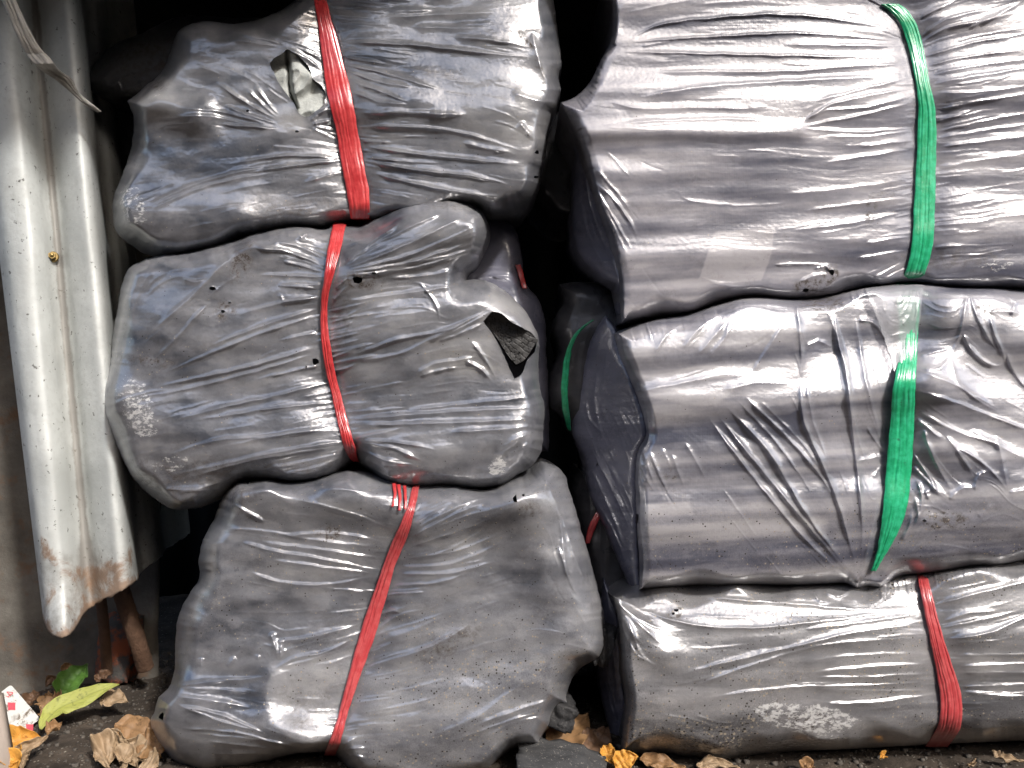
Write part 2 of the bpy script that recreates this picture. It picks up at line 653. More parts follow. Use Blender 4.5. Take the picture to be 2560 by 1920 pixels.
    for st in strokes:
        crop_, pts = st[0], st[1]
        w = st[2] if len(st) > 2 else 5.0
        h = st[3] if len(st) > 3 else 2.2
        slist.append((catmull(cv(crop_, pts), False, 12), w * str_k[0], h * str_k[1]))
    mids = np.array([s[0][len(s[0]) // 2] for s in slist]) if slist else np.zeros((0, 2))
    allp, alld = [], []
    for ln, w, h in slist:
        dd = ln[1:] - ln[:-1]
        dd = dd / (np.hypot(*dd.T)[:, None] + 1e-9)
        dd[dd[:, 0] < 0] *= -1
        allp.append((ln[1:] + ln[:-1])[::2] / 2)
        alld.append(dd[::2])
    if allp:
        allp, alld = np.concatenate(allp), np.concatenate(alld)

    def flow(p):
        if len(allp) == 0:
            return np.array([math.cos(ang0), math.sin(ang0)])
        w = 1.0 / (np.sum((allp - p) ** 2, 1) + 400.0) ** 1.5
        v = (alld * w[:, None]).sum(0)
        return v / (np.hypot(*v) + 1e-9)
    tries = 0
    inner = np.where(sd_o > 12)[0]
    for i in range(n_rand):
        j = inner[rnd.randint(len(inner))]
        p = np.array([px[j], py[j]])
        if rib and rnd.rand() < .55:
            ln = rib[rnd.randint(len(rib))][0]
            p = ln[rnd.randint(len(ln))] + np.array([rnd.choice([-1, 1]) * (20 + rnd.exponential(45)), rnd.normal() * 6])
        L = rnd.uniform(*rand_len)
        line = [p]
        bend = rnd.normal() * .05
        for s_ in range(int(L / 14)):
            v = flow(line[-1])
            c_, s__ = math.cos(bend), math.sin(bend)
            v = np.array([v[0] * c_ - v[1] * s__, v[0] * s__ + v[1] * c_])
            line.append(line[-1] + v * 14)
        if len(line) > 2:
            slist.append((np.array(line), rnd.uniform(*rand_w), rnd.uniform(*rand_h) * rnd.choice([1, 1, 1, -.6])))
    for ln, w, h in slist:
        mg = 13 * w + 8
        m = (px > ln[:, 0].min() - mg) & (px < ln[:, 0].max() + mg) & (py > ln[:, 1].min() - mg) & (py < ln[:, 1].max() + mg)
        if not m.any():
            continue
        # a little waviness so that no fold is a ruled line
        a1 = rnd.rand() * 50
        wob = 1.6
        qx = px[m] + wob * gnoise(px[m] / 38, py[m] / 38, seed + 3)
        qy = py[m] + wob * gnoise(px[m] / 38, py[m] / 38 + 40, seed + 4)
        d, sg, par = line_dist(qx, qy, ln)
        tp = np.clip(np.minimum(par / .16, (1 - par) / .34), 0, 1)
        tp = tp * tp * (3 - 2 * tp)
        ww = w * (.55 + .45 * tp) * (1 + .25 * gnoise(par * 5 + a1, par * 0 + a1, seed))
        val = ridge(d, sg, ww, rnd.uniform(-.4, .4)) - .2 * np.exp(-(d / (3.2 * ww)) ** 2)
        W[m] += h * tp * val * (1 + .3 * gnoise(par * 7 + a1, par * 0 + 9 + a1, seed + 1))
    # crumple and slack
    cr = (1 - 2.2 * np.abs(gnoise(px / 70, py / 34, seed + 11))) * .7 + (1 - 2.2 * np.abs(gnoise(px / 31 + py / 90, py / 17, seed + 12))) * .34
    amp = .5 + .5 * smooth01(.5 + gnoise(px / 170, py / 130, seed + 13))
    W += crumple * cr * amp * .8
    yy = py + 10 * gnoise(px / 160, py / 160, seed + 15)
    sk_ = (1 - 2.3 * np.abs(gnoise(px / 260, yy / 24, seed + 16))) + .5 * (1 - 2.3 * np.abs(gnoise(px / 150, yy / 11, seed + 17)))
    W += streak * sk_ * smooth01(.5 + 1.1 * gnoise(px / 220, py / 120, seed + 18))
    W += .10 * gnoise(px / 9, py / 7, seed + 14)
    flat = np.ones(px.shape)
    for ln, rc, rows in rib:
        d, sg, par = line_dist(px, py, ln)
        s_ = CROPS[rc][0]
        hw = np.mean([(b - a) / 2 for (y, a, b) in rows]) * s_
        flat *= 1 - .85 * smooth01((hw * 1.0 - d) / (hw * .5) + .3)
    att = smooth01(sd_o / 16) * .85 + .15
    Y = Yb - W * wr_scale * .001 * att * flat
    Y -= np.where(hd < 200, .0008 * np.exp(-np.maximum(hd, 0) / 7.0), 0)

    X, _, Z = at(px, py, Y)
    V = np.stack([X, Y, Z], 1)
    # ---- closing rings behind
    faces_any = []
    Nv = len(V)
    if rings is not None:
        # only the outer outline's edges (not the rims of holes)
        em = (hd[be[:, 0]] > 4) & (hd[be[:, 1]] > 4)
        oe = be[em]
        ov = np.unique(oe)
        loc = -np.ones(Nv, int)
        loc[ov] = np.arange(len(ov))
        cen = V[ov].mean(0)
        prev = ov
        allV = [V]
        base_i = Nv
        quads = [q]
        for dY, sc in rings:
            rv = V[ov].copy()
            rv[:, 0] = cen[0] + (rv[:, 0] - cen[0]) * sc
            rv[:, 2] = cen[2] + (rv[:, 2] - cen[2]) * sc
            nz = np.stack([gnoise(rv[:, 0] * 30, rv[:, 2] * 30 + dY * 60, seed), gnoise(rv[:, 0] * 30 + 9, rv[:, 2] * 30 + dY * 60, seed + 2)], 1) * .004
            rv[:, 0] += nz[:, 0]
            rv[:, 2] += nz[:, 1]
            rv[:, 1] = V[ov][:, 1] + dY
            allV.append(rv)
            new = base_i + np.arange(len(ov))
            a, b = loc[oe[:, 0]], loc[oe[:, 1]]
            quads.append(np.stack([prev[b], prev[a], new[a], new[b]], 1))
            prev = new
            base_i += len(ov)
        allV.append(np.array([[cen[0], cen[1] + rings[-1][0], cen[2]]]))
        a, b = loc[oe[:, 0]], loc[oe[:, 1]]
        faces_any = [(int(prev[j]), int(prev[i]), base_i) for i, j in zip(a, b)]
        V = np.concatenate(allV)
        q = np.concatenate(quads)
    # broad shape normal: thin film over coal scatters softly, so its matt part ignores the finest folds
    VB = V.copy()
    xb, _, zb = at(px, py, Yb)
    VB[:Nv] = np.stack([xb, Yb, zb], 1)
    BN = np.zeros_like(VB)
    fn = np.cross(VB[q[:, 2]] - VB[q[:, 0]], VB[q[:, 3]] - VB[q[:, 1]])
    for k_ in range(4):
        for c_ in range(3):
            BN[:, c_] += np.bincount(q[:, k_], fn[:, c_], len(VB))
    BN /= np.linalg.norm(BN, axis=1)[:, None] + 1e-12
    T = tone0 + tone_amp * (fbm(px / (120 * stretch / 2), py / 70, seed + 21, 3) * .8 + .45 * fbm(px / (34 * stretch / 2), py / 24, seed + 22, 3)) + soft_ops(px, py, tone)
    T = T + bands * fbm(px / 800, (py + .06 * px) / 34, seed + 24, 3)
    T = T + .11 * (smooth01(.5 + 4.5 * (fbm(px / (60 * stretch / 2), py / 55, seed + 23, 4) - .12)) - .5)
    SC = np.clip(soft_ops(px, py, scuff), 0, 1)
    DI = np.clip(soft_ops(px, py, dirt) + .22 * smooth01(.2 + fbm(px / 60, py / 40, seed + 31, 3)), 0, 1)
    DU = np.clip(dust * (.6 + .8 * fbm(px / 160, py / 120, seed + 41, 3)) + soft_ops(px, py, dust_ops), 0, 2)

    def ext(a, v):
        return np.concatenate([a, np.full(len(V) - len(a), v)])
    o = mesh_from(name, V, q, faces_any, mat, parent, True,
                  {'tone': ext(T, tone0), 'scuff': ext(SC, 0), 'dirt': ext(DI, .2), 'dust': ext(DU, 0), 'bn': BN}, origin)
    r = Relief()
    r.obj, r.base, r.ol, r.Ye = o, base, ol, Ye
    return r


def build_ribbon(name, rel, crop, rows, mat, parent, origin, seed=1, tail=(1, 1), lift=.0035, twist=0.0, nacross=26, pleat=.0011, Yconst=None):
    """rows: (y, left, right) in crop pixels, down the ribbon"""
    s, ox, oy = CROPS[crop]
    rows = np.array(rows, float)
    L = np.stack([ox + rows[:, 1] * s, oy + rows[:, 0] * s], 1)
    Rr = np.stack([ox + rows[:, 2] * s, oy + rows[:, 0] * s], 1)
    # shear the rows so that they cross the strip at right angles to its run
    n = len(rows)
    tt = np.linspace(0, n - 1, int(np.hypot(*(L[-1] - L[0])) / 3.5) + 8)

    def interp(A):
        out = np.zeros((len(tt), 2))
        for j in range(2):
            # monotone cubic-ish: smooth linear interpolation
            out[:, j] = np.interp(tt, np.arange(n), A[:, j])
        k = np.ones(9) / 9
        pad = np.concatenate([np.repeat(out[:1], 4, 0) * 2 - out[4:0:-1], out, np.repeat(out[-1:], 4, 0) * 2 - out[-2:-6:-1]])
        return np.stack([np.convolve(pad[:, j], k, 'valid') for j in range(2)], 1)
    L, Rr = interp(L), interp(Rr)
    U = np.linspace(0, 1, nacross)
    m = len(tt)
    px = L[:, None, 0] + (Rr - L)[:, None, 0] * U[None]
    py = L[:, None, 1] + (Rr - L)[:, None, 1] * U[None]
    along = np.arange(m)[:, None] * 3.5
    jit = gnoise(along / 25 + 0 * U, 0 * along + U * 3, seed)
    px = px + jit * 1.3
    if Yconst is None:
        Yc = rel.base(px[:, ::5].ravel(), py[:, ::5].ravel()).reshape(m, -1)
        Yc = Yc.mean(1)
        k = np.ones(15) / 15
        Yc = np.convolve(np.concatenate([np.repeat(Yc[:1], 7), Yc, np.repeat(Yc[-1:], 7)]), k, 'valid')
        Yl = rel.base(px[:, [0, nacross // 2, -1]].ravel(), py[:, [0, nacross // 2, -1]].ravel()).reshape(m, 3)
        Yc = np.minimum(Yc, Yl.min(1))
        k = np.ones(21) / 21
        Yc = np.convolve(np.concatenate([2 * Yc[:1] - Yc[10:0:-1], Yc, 2 * Yc[-1:] - Yc[-2:-12:-1]]), k, 'valid') if len(Yc) > 24 else Yc
    else:
        Yc = np.interp(np.linspace(0, 1, m), np.linspace(0, 1, len(Yconst)), Yconst)
    w = np.hypot(*(Rr - L).T)[:, None] * K
    uu = U[None] + .04 * gnoise(along / 90 + 0 * U, 0 * along + U * 2, seed + 7) + twist * along / (m * 3.5)
    pl = (1 - 2 * np.abs(gnoise(uu * 7.3, along / 420 + 0 * U, seed + 2))) * .8 + (1 - 2 * np.abs(gnoise(uu * 17, along / 260 + 0 * U, seed + 3))) * .4
    edge = (1 - (2 * U - 1) ** 6)[None]
    Y = Yc[:, None] - lift - pleat * pl * edge - .05 * w * (1 - (2 * U[None] - 1) ** 2)
    X, YY, Z = at(px, py, Y)
    G = np.stack([X, Y, Z], 2)
    # tails go round the back of the bundle
    rowsG = [G[i] for i in range(m)]
    if tail[1]:
        for t in (.02, .06, .12):
            r_ = G[-1].copy(); r_[:, 1] += t; r_[:, 2] += .002 + t * .02
            rowsG.append(r_)
    if tail[0]:
        for t in (.02, .06, .12):
            r_ = G[0].copy(); r_[:, 1] += t; r_[:, 2] -= .002 + t * .02
            rowsG.insert(0, r_)
    G = np.array(rowsG)
    a, b = G.shape[:2]
    ids = np.arange(a * b).reshape(a, b)
    q = np.stack([ids[:-1, :-1].ravel(), ids[1:, :-1].ravel(), ids[1:, 1:].ravel(), ids[:-1, 1:].ravel()], 1)
    o = mesh_from(name, G.reshape(-1, 3), q, None, mat, parent, True, None, origin)
    so = o.modifiers.new('thickness', 'SOLIDIFY')
    so.thickness = .0007
    so.offset = 1
    return o


# ------------------------------------------------------------------ setting: ground, shed
m = NT('soil')
g1 = m.noise(14, 6, .65)
c = m.ramp(g1, [(.3, (.026, .021, .017)), (.5, (.065, .052, .041)), (.7, (.125, .10, .078))])
vcol = m.n('ShaderNodeTexVoronoi'); vcol.inputs['Scale'].default_value = 260
m.link(m.obj, vcol.inputs['Vector'])
sp = m.n('ShaderNodeSeparateColor'); m.link(vcol.outputs['Color'], sp.inputs[0])
grit = m.math('MULTIPLY', m.math('GREATER_THAN', sp.outputs[0], .88), m.math('LESS_THAN', vcol.outputs['Distance'], .38))
gc = m.mix(sp.outputs[1], (.05, .045, .04), (.30, .27, .22))
c = m.mix(grit, c, gc)
hh = m.math('ADD', m.noise(60, 8, .7), m.math('MULTIPLY', grit, .35))
hh = m.math('ADD', hh, m.math('MULTIPLY', m.noise(400, 4, .7), .3))
SOIL = m.set(color=c, rough=.92, spec=.2, normal=m.bump(hh, .9, .006))


def ground_h(x, y):
    near = np.exp(-((x / 1.6) ** 2 + (y / 1.3) ** 2))
    return near * (.006 * fbm(x * 9, y * 9, 5, 3) + .0022 * fbm(x * 45, y * 45, 6, 3))


gxs = np.concatenate([[-120, -40, -15, -6, -3, -1.8], np.linspace(-1.2, 1.2, 480), [1.8, 3, 6, 15, 40, 120]])
gys = np.concatenate([[-120, -40, -20, -14, -11, -9.5, -8.5, -7.5, -6.5, -5.5, -4.5, -3.6, -3, -1.6, -1.0], np.linspace(-.45, .6, 210), [.9, 1.5, 3, 8, 30, 120]])
GX, GY = np.meshgrid(gxs, gys)
GZ = ground_h(GX, GY) + 5.4 * smooth01((-3.4 - GY) / 6.0) * (1 + .12 * fbm(GX / 3, GY / 3, 2, 3))   # added unseen bank behind the camera, keeps low sky out of the film's reflections
n0, n1_ = GX.shape
ids = np.arange(n0 * n1_).reshape(n0, n1_)
q = np.stack([ids[:-1, :-1].ravel(), ids[:-1, 1:].ravel(), ids[1:, 1:].ravel(), ids[1:, :-1].ravel()], 1)
tag(mesh_from('ground', np.stack([GX, GY, GZ], 2).reshape(-1, 3), q, None, SOIL), kind='structure')

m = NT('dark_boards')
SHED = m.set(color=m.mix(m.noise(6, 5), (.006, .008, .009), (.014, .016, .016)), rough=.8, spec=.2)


def box_mesh(name, x0, x1, y0, y1, z0, z1, mat, parent=None, origin=None):
    v = [(x, y, z) for x in (x0, x1) for y in (y0, y1) for z in (z0, z1)]
    f = [(0, 1, 3, 2), (4, 6, 7, 5), (0, 4, 5, 1), (2, 3, 7, 6), (0, 2, 6, 4), (1, 5, 7, 3)]
    return mesh_from(name, v, f, None, mat, parent, False, None, origin)


# the shed the stack stands in: back wall and an unseen eave shaped to shade the top of the stack
def wavy_panel(name, p0, p1, h0, h1, wave, amp, mat, thick=.004):
    """upright panel from p0 to p1 (plan), height h0..h1"""
    n = 120
    t = np.linspace(0, 1, n)
    d = np.array(p1) - np.array(p0)
    L = np.hypot(*d)
    nn = np.array([d[1], -d[0]]) / L
    off = amp * np.sin(t * L / wave * 2 * np.pi)
    xy = np.array(p0)[None] + d[None] * t[:, None] + nn[None] * off[:, None]
    v = np.concatenate([np.column_stack([xy, np.full(n, h)]) for h in np.linspace(h0, h1, 6)])
    ids = np.arange(len(v)).reshape(6, n)
    q = np.stack([ids[:-1, :-1].ravel(), ids[:-1, 1:].ravel(), ids[1:, 1:].ravel(), ids[1:, :-1].ravel()], 1)
    o = mesh_from(name, v, q, None, mat)
    s = o.modifiers.new('thickness', 'SOLIDIFY'); s.thickness = thick
    return o


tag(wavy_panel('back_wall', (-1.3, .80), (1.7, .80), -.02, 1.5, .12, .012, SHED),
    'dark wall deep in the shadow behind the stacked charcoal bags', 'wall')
rf_v = []
n = 90
xs = np.linspace(-1.4, 1.9, n)
front = np.interp(xs, [-1.4, -.75, -.5, -.35, .0, .5, 1.9], [-.36, -.38, -.43, -.38, -.23, -.15, -.10])
for k in range(7):
    y = front + (.95 - front) * k / 6
    rf_v.append(np.column_stack([xs, y, 1.16 + .012 * np.sin(xs / .076 * 2 * np.pi) + .02 * k]))
ids = np.arange(7 * n).reshape(7, n)
q = np.stack([ids[:-1, :-1].ravel(), ids[:-1, 1:].ravel(), ids[1:, 1:].ravel(), ids[1:, :-1].ravel()], 1)
roof = tag(mesh_from('unseen_eave', np.concatenate(rf_v), q, None, SHED), 'unseen dark corrugated eave, shaped to shade the top of the stack', 'roof')
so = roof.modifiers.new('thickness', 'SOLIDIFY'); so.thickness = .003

# ---- corrugated galvanised sheet on the left
m = NT('galvanised')
z = m.n('ShaderNodeSeparateXYZ'); m.link(m.obj, z.inputs[0])
c = m.mix(m.step(m.noise(9, 5, .6), .35, .7), (.48, .50, .485), (.62, .64, .62))
c = m.mix(m.math('MULTIPLY', m.step(m.noise(150, 3, .5), .5, .62), .35), c, (.48, .49, .47))
sp_ = m.step(m.noise(110, 5, .65), .62, .68)
c = m.mix(m.math('MULTIPLY', sp_, .8), c, (.06, .055, .045))
wear = m.attr('wear')
rn = m.math('ADD', m.math('MULTIPLY', wear, .8), m.math('MULTIPLY', m.math('SUBTRACT', m.noise(20, 10, .72, None, .5), .5), 2.6))
rn = m.math('MULTIPLY', rn, m.step(wear, .03, .3))
gz = m.attr('grime_shade')
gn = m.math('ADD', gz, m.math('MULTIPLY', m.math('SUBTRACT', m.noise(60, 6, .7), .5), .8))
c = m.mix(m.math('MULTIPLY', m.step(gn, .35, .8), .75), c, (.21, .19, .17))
rust = m.math('MULTIPLY', m.step(rn, .30, .75), .85)
rc = m.mix(m.noise(90, 5, .7), (.13, .075, .045), (.31, .19, .11))
c = m.mix(rust, c, rc)
SHEET = m.set(color=c, rough=m.math('ADD', .56, m.math('MULTIPLY', rust, .4)), metal=m.math('MULTIPLY', m.math('SUBTRACT', 1.0, rust), .15), spec=.5,
              normal=m.bump(m.math('ADD', m.noise(28, 6, .6), m.math('MULTIPLY', rust, .3)), .45, .004))
prof = np.array([  # bottom px, px at the picture's top, bottom py, depth
    (108, -80, 1548, .032), (122, -52, 1580, .007), (145, -16, 1594, .000), (168, 14, 1590, .001), (184, 34, 1578, .009),
    (198, 51, 1556, .021), (211, 65, 1534, .036), (222, 78, 1523, .046), (232, 89, 1516, .048), (243, 102, 1509, .042), (257, 118, 1500, .028),
    (280, 141, 1490, .018), (304, 166, 1477, .013), (326, 188, 1463, .026), (340, 200, 1454, .060), (346, 206, 1448, .105), (348, 208, 1440, .140), (356, 220, 1428, .165),
    (376, 240, 1412, .180), (396, 256, 1398, .205), (406, 264, 1390, .25), (409, 268, 1380, .30), (420, 282, 1370, .33),
    (442, 304, 1356, .36), (462, 322, 1344, .41), (470, 328, 1336, .48), (476, 334, 1330, .56)])
pr = catmull(prof, False, 3.0, sharp=180) if False else None
ts = np.linspace(0, len(prof) - 1, 260)


def cspline(A, ts):
    A = np.asarray(A, float)
    i = np.clip(np.floor(ts).astype(int), 0, len(A) - 2)
    f = (ts - i)[:, None]
    p0, p1, p2, p3 = A[np.maximum(i - 1, 0)], A[i], A[i + 1], A[np.minimum(i + 2, len(A) - 1)]
    return .5 * ((2 * p1) + (-p0 + p2) * f + (2 * p0 - 5 * p1 + 4 * p2 - p3) * f ** 2 + (-p0 + 3 * p1 - 3 * p2 + p3) * f ** 3)


PP = cspline(prof, ts)
rows = 300
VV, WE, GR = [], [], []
for r in range(rows):
    f = (r / (rows - 1))
    py = -170 + (PP[:, 2] + 170) * f + (3.0 * fbm(ts * 1.3, ts * 0 + 2, 4, 3) if r == rows - 1 else 0)
    px = PP[:, 1] + (PP[:, 0] - PP[:, 1]) * (py / PP[:, 2])
    Yd = PP[:, 3] + .004 * gnoise(py / 170, ts * .25, 9) * 1.0 - .003 * np.exp(-((py - 1150) / 60) ** 2)
    # the bent tongue at the bottom
    Yd = Yd - .02 * smooth01((py - 1450) / 150) * np.exp(-((ts - 2.5) / 2) ** 2)
    X, Y, Z = at(px, py, Yd)
    VV.append(np.stack([X, Y, Z], 1))
    up = (PP[:, 2] - py)
    band = np.exp(-((py - (1372 + 62 * np.sin((px - 108) / 240 * 3.0 + .1))) / 34) ** 2) * smooth01((345 - px) / 20) * (px > 100)
    edge = np.exp(-up / 22) * .75
    WE.append(np.clip(band * .8 + edge * .8 * smooth01((py - 1380) / 60) + .42 * smooth01((py - 1400) / 90), 0, 1))
    GR.append(np.clip(.9 * smooth01((py - 1290) / 120) * .6 + 1.0 * np.exp(-((px - (86 + 143 * py / 1520)) / 13) ** 2), 0, 1))  # low grime, plus a valley band: part dirt, part painted fold shade
ids = np.arange(rows * len(ts)).reshape(rows, len(ts))
q = np.stack([ids[:-1, :-1].ravel(), ids[1:, :-1].ravel(), ids[1:, 1:].ravel(), ids[:-1, 1:].ravel()], 1)
so_loc = P(240, 1500, .05)
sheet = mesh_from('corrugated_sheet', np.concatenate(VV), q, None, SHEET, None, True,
                  {'wear': np.concatenate(WE), 'grime_shade': np.concatenate(GR)}, so_loc)
sheet.location = so_loc
tag(sheet, 'galvanised corrugated metal sheet with a rusty torn lower edge, standing left of the bags', 'metal sheet')
so = sheet.modifiers.new('thickness', 'SOLIDIFY'); so.thickness = .0012; so.offset = -1

m = NT('brass')
BRASS = m.set(color=m.mix(m.noise(400, 4), (.36, .25, .09), (.20, .15, .07)), metal=.8, rough=.4)
import bmesh


def bm_obj(name, bm, mat, parent=None, loc=None, smooth=True):
    me = bpy.data.meshes.new(name)
    bm.to_mesh(me)
    bm.free()
    for p in me.polygons:
        p.use_smooth = smooth
    me.materials.append(mat)
    o = bpy.data.objects.new(name, me)
    C.objects.link(o)
    if parent: o.parent = parent
    if loc is not None: o.location = loc
    return o


bm = bmesh.new()
bmesh.ops.create_cone(bm, cap_ends=True, segments=24, radius1=.0075, radius2=.0062, depth=.003, matrix=Matrix.Translation((0, 0, .0015)))
bmesh.ops.create_cone(bm, cap_ends=True, segments=6, radius1=.0048, radius2=.0044, depth=.007, matrix=Matrix.Translation((0, 0, .0065)))
bmesh.ops.create_uvsphere(bm, u_segments=12, v_segments=6, radius=.0030, matrix=Matrix.Translation((0, 0, .0095)))
scp = P(137, 643, .0)
# put it on the sheet's surface
allv = np.concatenate(VV)
ax_, az_ = (allv[:, 0]) / (1 + allv[:, 1]), (CAM_H - allv[:, 2]) / (1 + allv[:, 1])
tgt = ((137 - 1280) * K, (643 - 960) * K)
cand = np.where(np.hypot(ax_ - tgt[0], az_ - tgt[1]) < .003)[0]
hit = allv[cand[np.argmin(allv[cand, 1])]] if len(cand) else np.array(scp)
sc = bm_obj('screw', bm, BRASS, sheet, Vector(hit) - so_loc, False)
sc.rotation_euler = Vector((.45, -1, .1)).to_track_quat('Z', 'Y').to_euler()

# ---- rusty panel behind the sheet
m = NT('rusty_plate')
c = m.ramp(m.noise(7, 7, .65), [(.3, (.045, .04, .034)), (.5, (.12, .108, .092)), (.7, (.21, .195, .17))])
c = m.mix(m.math('MULTIPLY', m.step(m.noise(22, 6, .7), .52, .68), .6), c, (.15, .075, .035))
PLATE = m.set(color=c, rough=.8, spec=.3, normal=m.bump(m.noise(45, 7, .7), .6, .005))
nn_ = 60
bx = np.linspace(-.30, .0, nn_)
Vp = []
for j, zz in enumerate(np.linspace(-.02, .80, 50)):
    xx = np.linspace(-1.05, -.575, nn_)
    yy = .17 + (xx + .95) * .34 + .008 * fbm(xx * 7, xx * 0 + zz * 7, 4, 3) + (zz * .05)
    Vp.append(np.stack([xx, yy, np.full(nn_, zz)], 1))
ids = np.arange(50 * nn_).reshape(50, nn_)
q = np.stack([ids[:-1, :-1].ravel(), ids[:-1, 1:].ravel(), ids[1:, 1:].ravel(), ids[1:, :-1].ravel()], 1)
pl = mesh_from('rusted_sheet', np.concatenate(Vp), q, None, PLATE)
tag(pl, 'rust stained grey metal panel behind the corrugated sheet', 'panel')
so = pl.modifiers.new('thickness', 'SOLIDIFY'); so.thickness = .003

# ---- rods, brick, plank
m = NT('rusty_iron')
RUSTY = m.set(color=m.mix(m.noise(90, 6, .7), (.06, .035, .022), (.17, .095, .06)), rough=.85, spec=.25, normal=m.bump(m.noise(160, 6, .7), .8, .004))


def tube(name, pts, rad, mat, parent=None, seg=14, rough=.1):
    pts = np.array(pts, float)
    ln = cspline(pts, np.linspace(0, len(pts) - 1, 60))
    V = []
    for i, p in enumerate(ln):
        t = ln[min(i + 1, 59)] - ln[max(i - 1, 0)]
        t /= np.linalg.norm(t)
        a = np.cross(t, (0.1, 1, .2)); a /= np.linalg.norm(a)
        b = np.cross(t, a)
        for k in range(seg):
            th = 2 * math.pi * k / seg
            rr = rad * (1 + rough * float(gnoise(i * .35, k * .6, 8)))
            V.append(p + rr * (a * math.cos(th) + b * math.sin(th)))
    ids = np.arange(60 * seg).reshape(60, seg)
    q = np.stack([ids[:-1].ravel(), np.roll(ids, -1, 1)[:-1].ravel(), np.roll(ids, -1, 1)[1:].ravel(), ids[1:].ravel()], 1)
    return mesh_from(name, V, q, [tuple(ids[0][::-1]), tuple(ids[-1])], mat, parent)


def cp(crop, x, y, Y):
    a = cv(crop, [(x, y)])[0]
    return P(a[0], a[1], Y)


r1 = tube('rusty_rod', [cp('R8', 495, 700, .17), cp('R8', 515, 850, .17), cp('R8', 530, 1000, .172), cp('R8', 542, 1170, .20)], .0075, RUSTY)
tag(r1, 'thinner upright rusty rod under the torn edge of the corrugated sheet', 'rod', 'rusty rods under the sheet')
r2 = tube('rusty_rod', [cp('R8', 590, 690, .20), cp('R8', 640, 850, .20), cp('R8', 690, 1000, .20), cp('R8', 735, 1150, .22)], .0125, RUSTY)
tag(r2, 'thicker slanting rusty rod under the torn edge of the corrugated sheet', 'rod', 'rusty rods under the sheet')


def rock(name, loc, size, mat, label, cat, seed, rot=0, jag=.25, group=None, flat=False, sub=4):
    bm = bmesh.new()
    bmesh.ops.create_cube(bm, size=2)
    bmesh.ops.subdivide_edges(bm, edges=bm.edges[:], cuts=9, use_grid_fill=True)
    for v in bm.verts:
        p = v.co.copy()
        n = p.normalized()
        p = p * .72 + n * .42
        k = 1 + jag * float(fbm(p.x * 1.3 + p.z * .7, p.y * 1.3 - p.z * .9, seed, 3)) * .5
        v.co = Vector((p.x * size[0], p.y * size[1], p.z * size[2])) * k
    o = bm_obj(name, bm, mat, None, loc, not flat)
    o.rotation_euler = (0, rot if isinstance(rot, float) else rot[1], 0 if isinstance(rot, float) else rot[2]) if not isinstance(rot, (int,)) else (0, 0, rot)
    return tag(o, label, cat, group)


m = NT('brick')
BRICK = m.set(color=m.mix(m.step(m.noise(30, 6, .7), .42, .58), (.075, .068, .06), (.33, .085, .03)), rough=.9, normal=m.bump(m.noise(120, 6, .7), .8, .004))
rock('brick_fragment', cp('R8', 605, 1050, .27) , (.026, .02, .048), BRICK, 'broken orange brick piece behind the rusty rods', 'brick', 12, 0.08)

m = NT('pale_timber')
PLANK = m.set(color=m.mix(m.noise(30, 6, .65, m.mapv((1, 1, .15))), (.20, .16, .13), (.42, .36, .31)), rough=.85, normal=m.bump(m.noise(80, 6, .7, m.mapv((1, 1, .1))), .5, .003))
bm = bmesh.new()
bmesh.ops.create_cube(bm, size=1)
bmesh.ops.bevel(bm, geom=bm.edges[:], offset=.06, segments=2, affect='EDGES')
for v in bm.verts:
    v.co = Vector((v.co.x * .034, v.co.y * .02, v.co.z * .16))
pk = bm_obj('wooden_post', bm, PLANK, None, P(-12, 1888, -.03))
pk.rotation_euler = (0, math.radians(-9), .2)
tag(pk, 'pale weathered timber piece at the bottom left corner beside the playing card', 'timber')

# ---- torn strip hanging over the sheet
m = NT('dirty_tape')
c = m.mix(m.noise(35, 6, .7), (.42, .41, .38), (.68, .66, .61))
c = m.mix(m.math('MULTIPLY', m.step(m.noise(18, 6, .7), .5, .7), .6), c, (.12, .11, .09))
TAPE = m.set(color=c, rough=.6, spec=.4, normal=m.bump(m.noise(90, 6, .7), .6, .003))
tape = [(-60, -30, 55), (0, 18, 92), (100, 55, 138), (200, 95, 185), (290, 140, 238), (345, 172, 296), (375, 205, 318), (420, 250, 352),
        (470, 330, 432), (540, 415, 455), (600, 480, 520), (640, 535, 575), (662, 580, 598)]
tl, trr = [], []
build_ribbon('tape_strip', None, 'R1', tape, TAPE, None, (0, 0, 0), 5, (0, 0), .0, .3, 18, .0022,
             Yconst=[-.075, -.07, -.062, -.05, -.052, -.03, -.02, -.012, 0.0])
tp = bpy.data.objects['tape_strip']
tag(tp, 'dirty off-white tape strip hanging loose across the top of the corrugated sheet', 'tape')

# ------------------------------------------------------------------ charcoal bags
def bag_root(px, py, Y, label, group=None):
    return empty('charcoal_bag', P(px, py, Y), label, 'charcoal bag', group or 'stacked bags of charcoal')


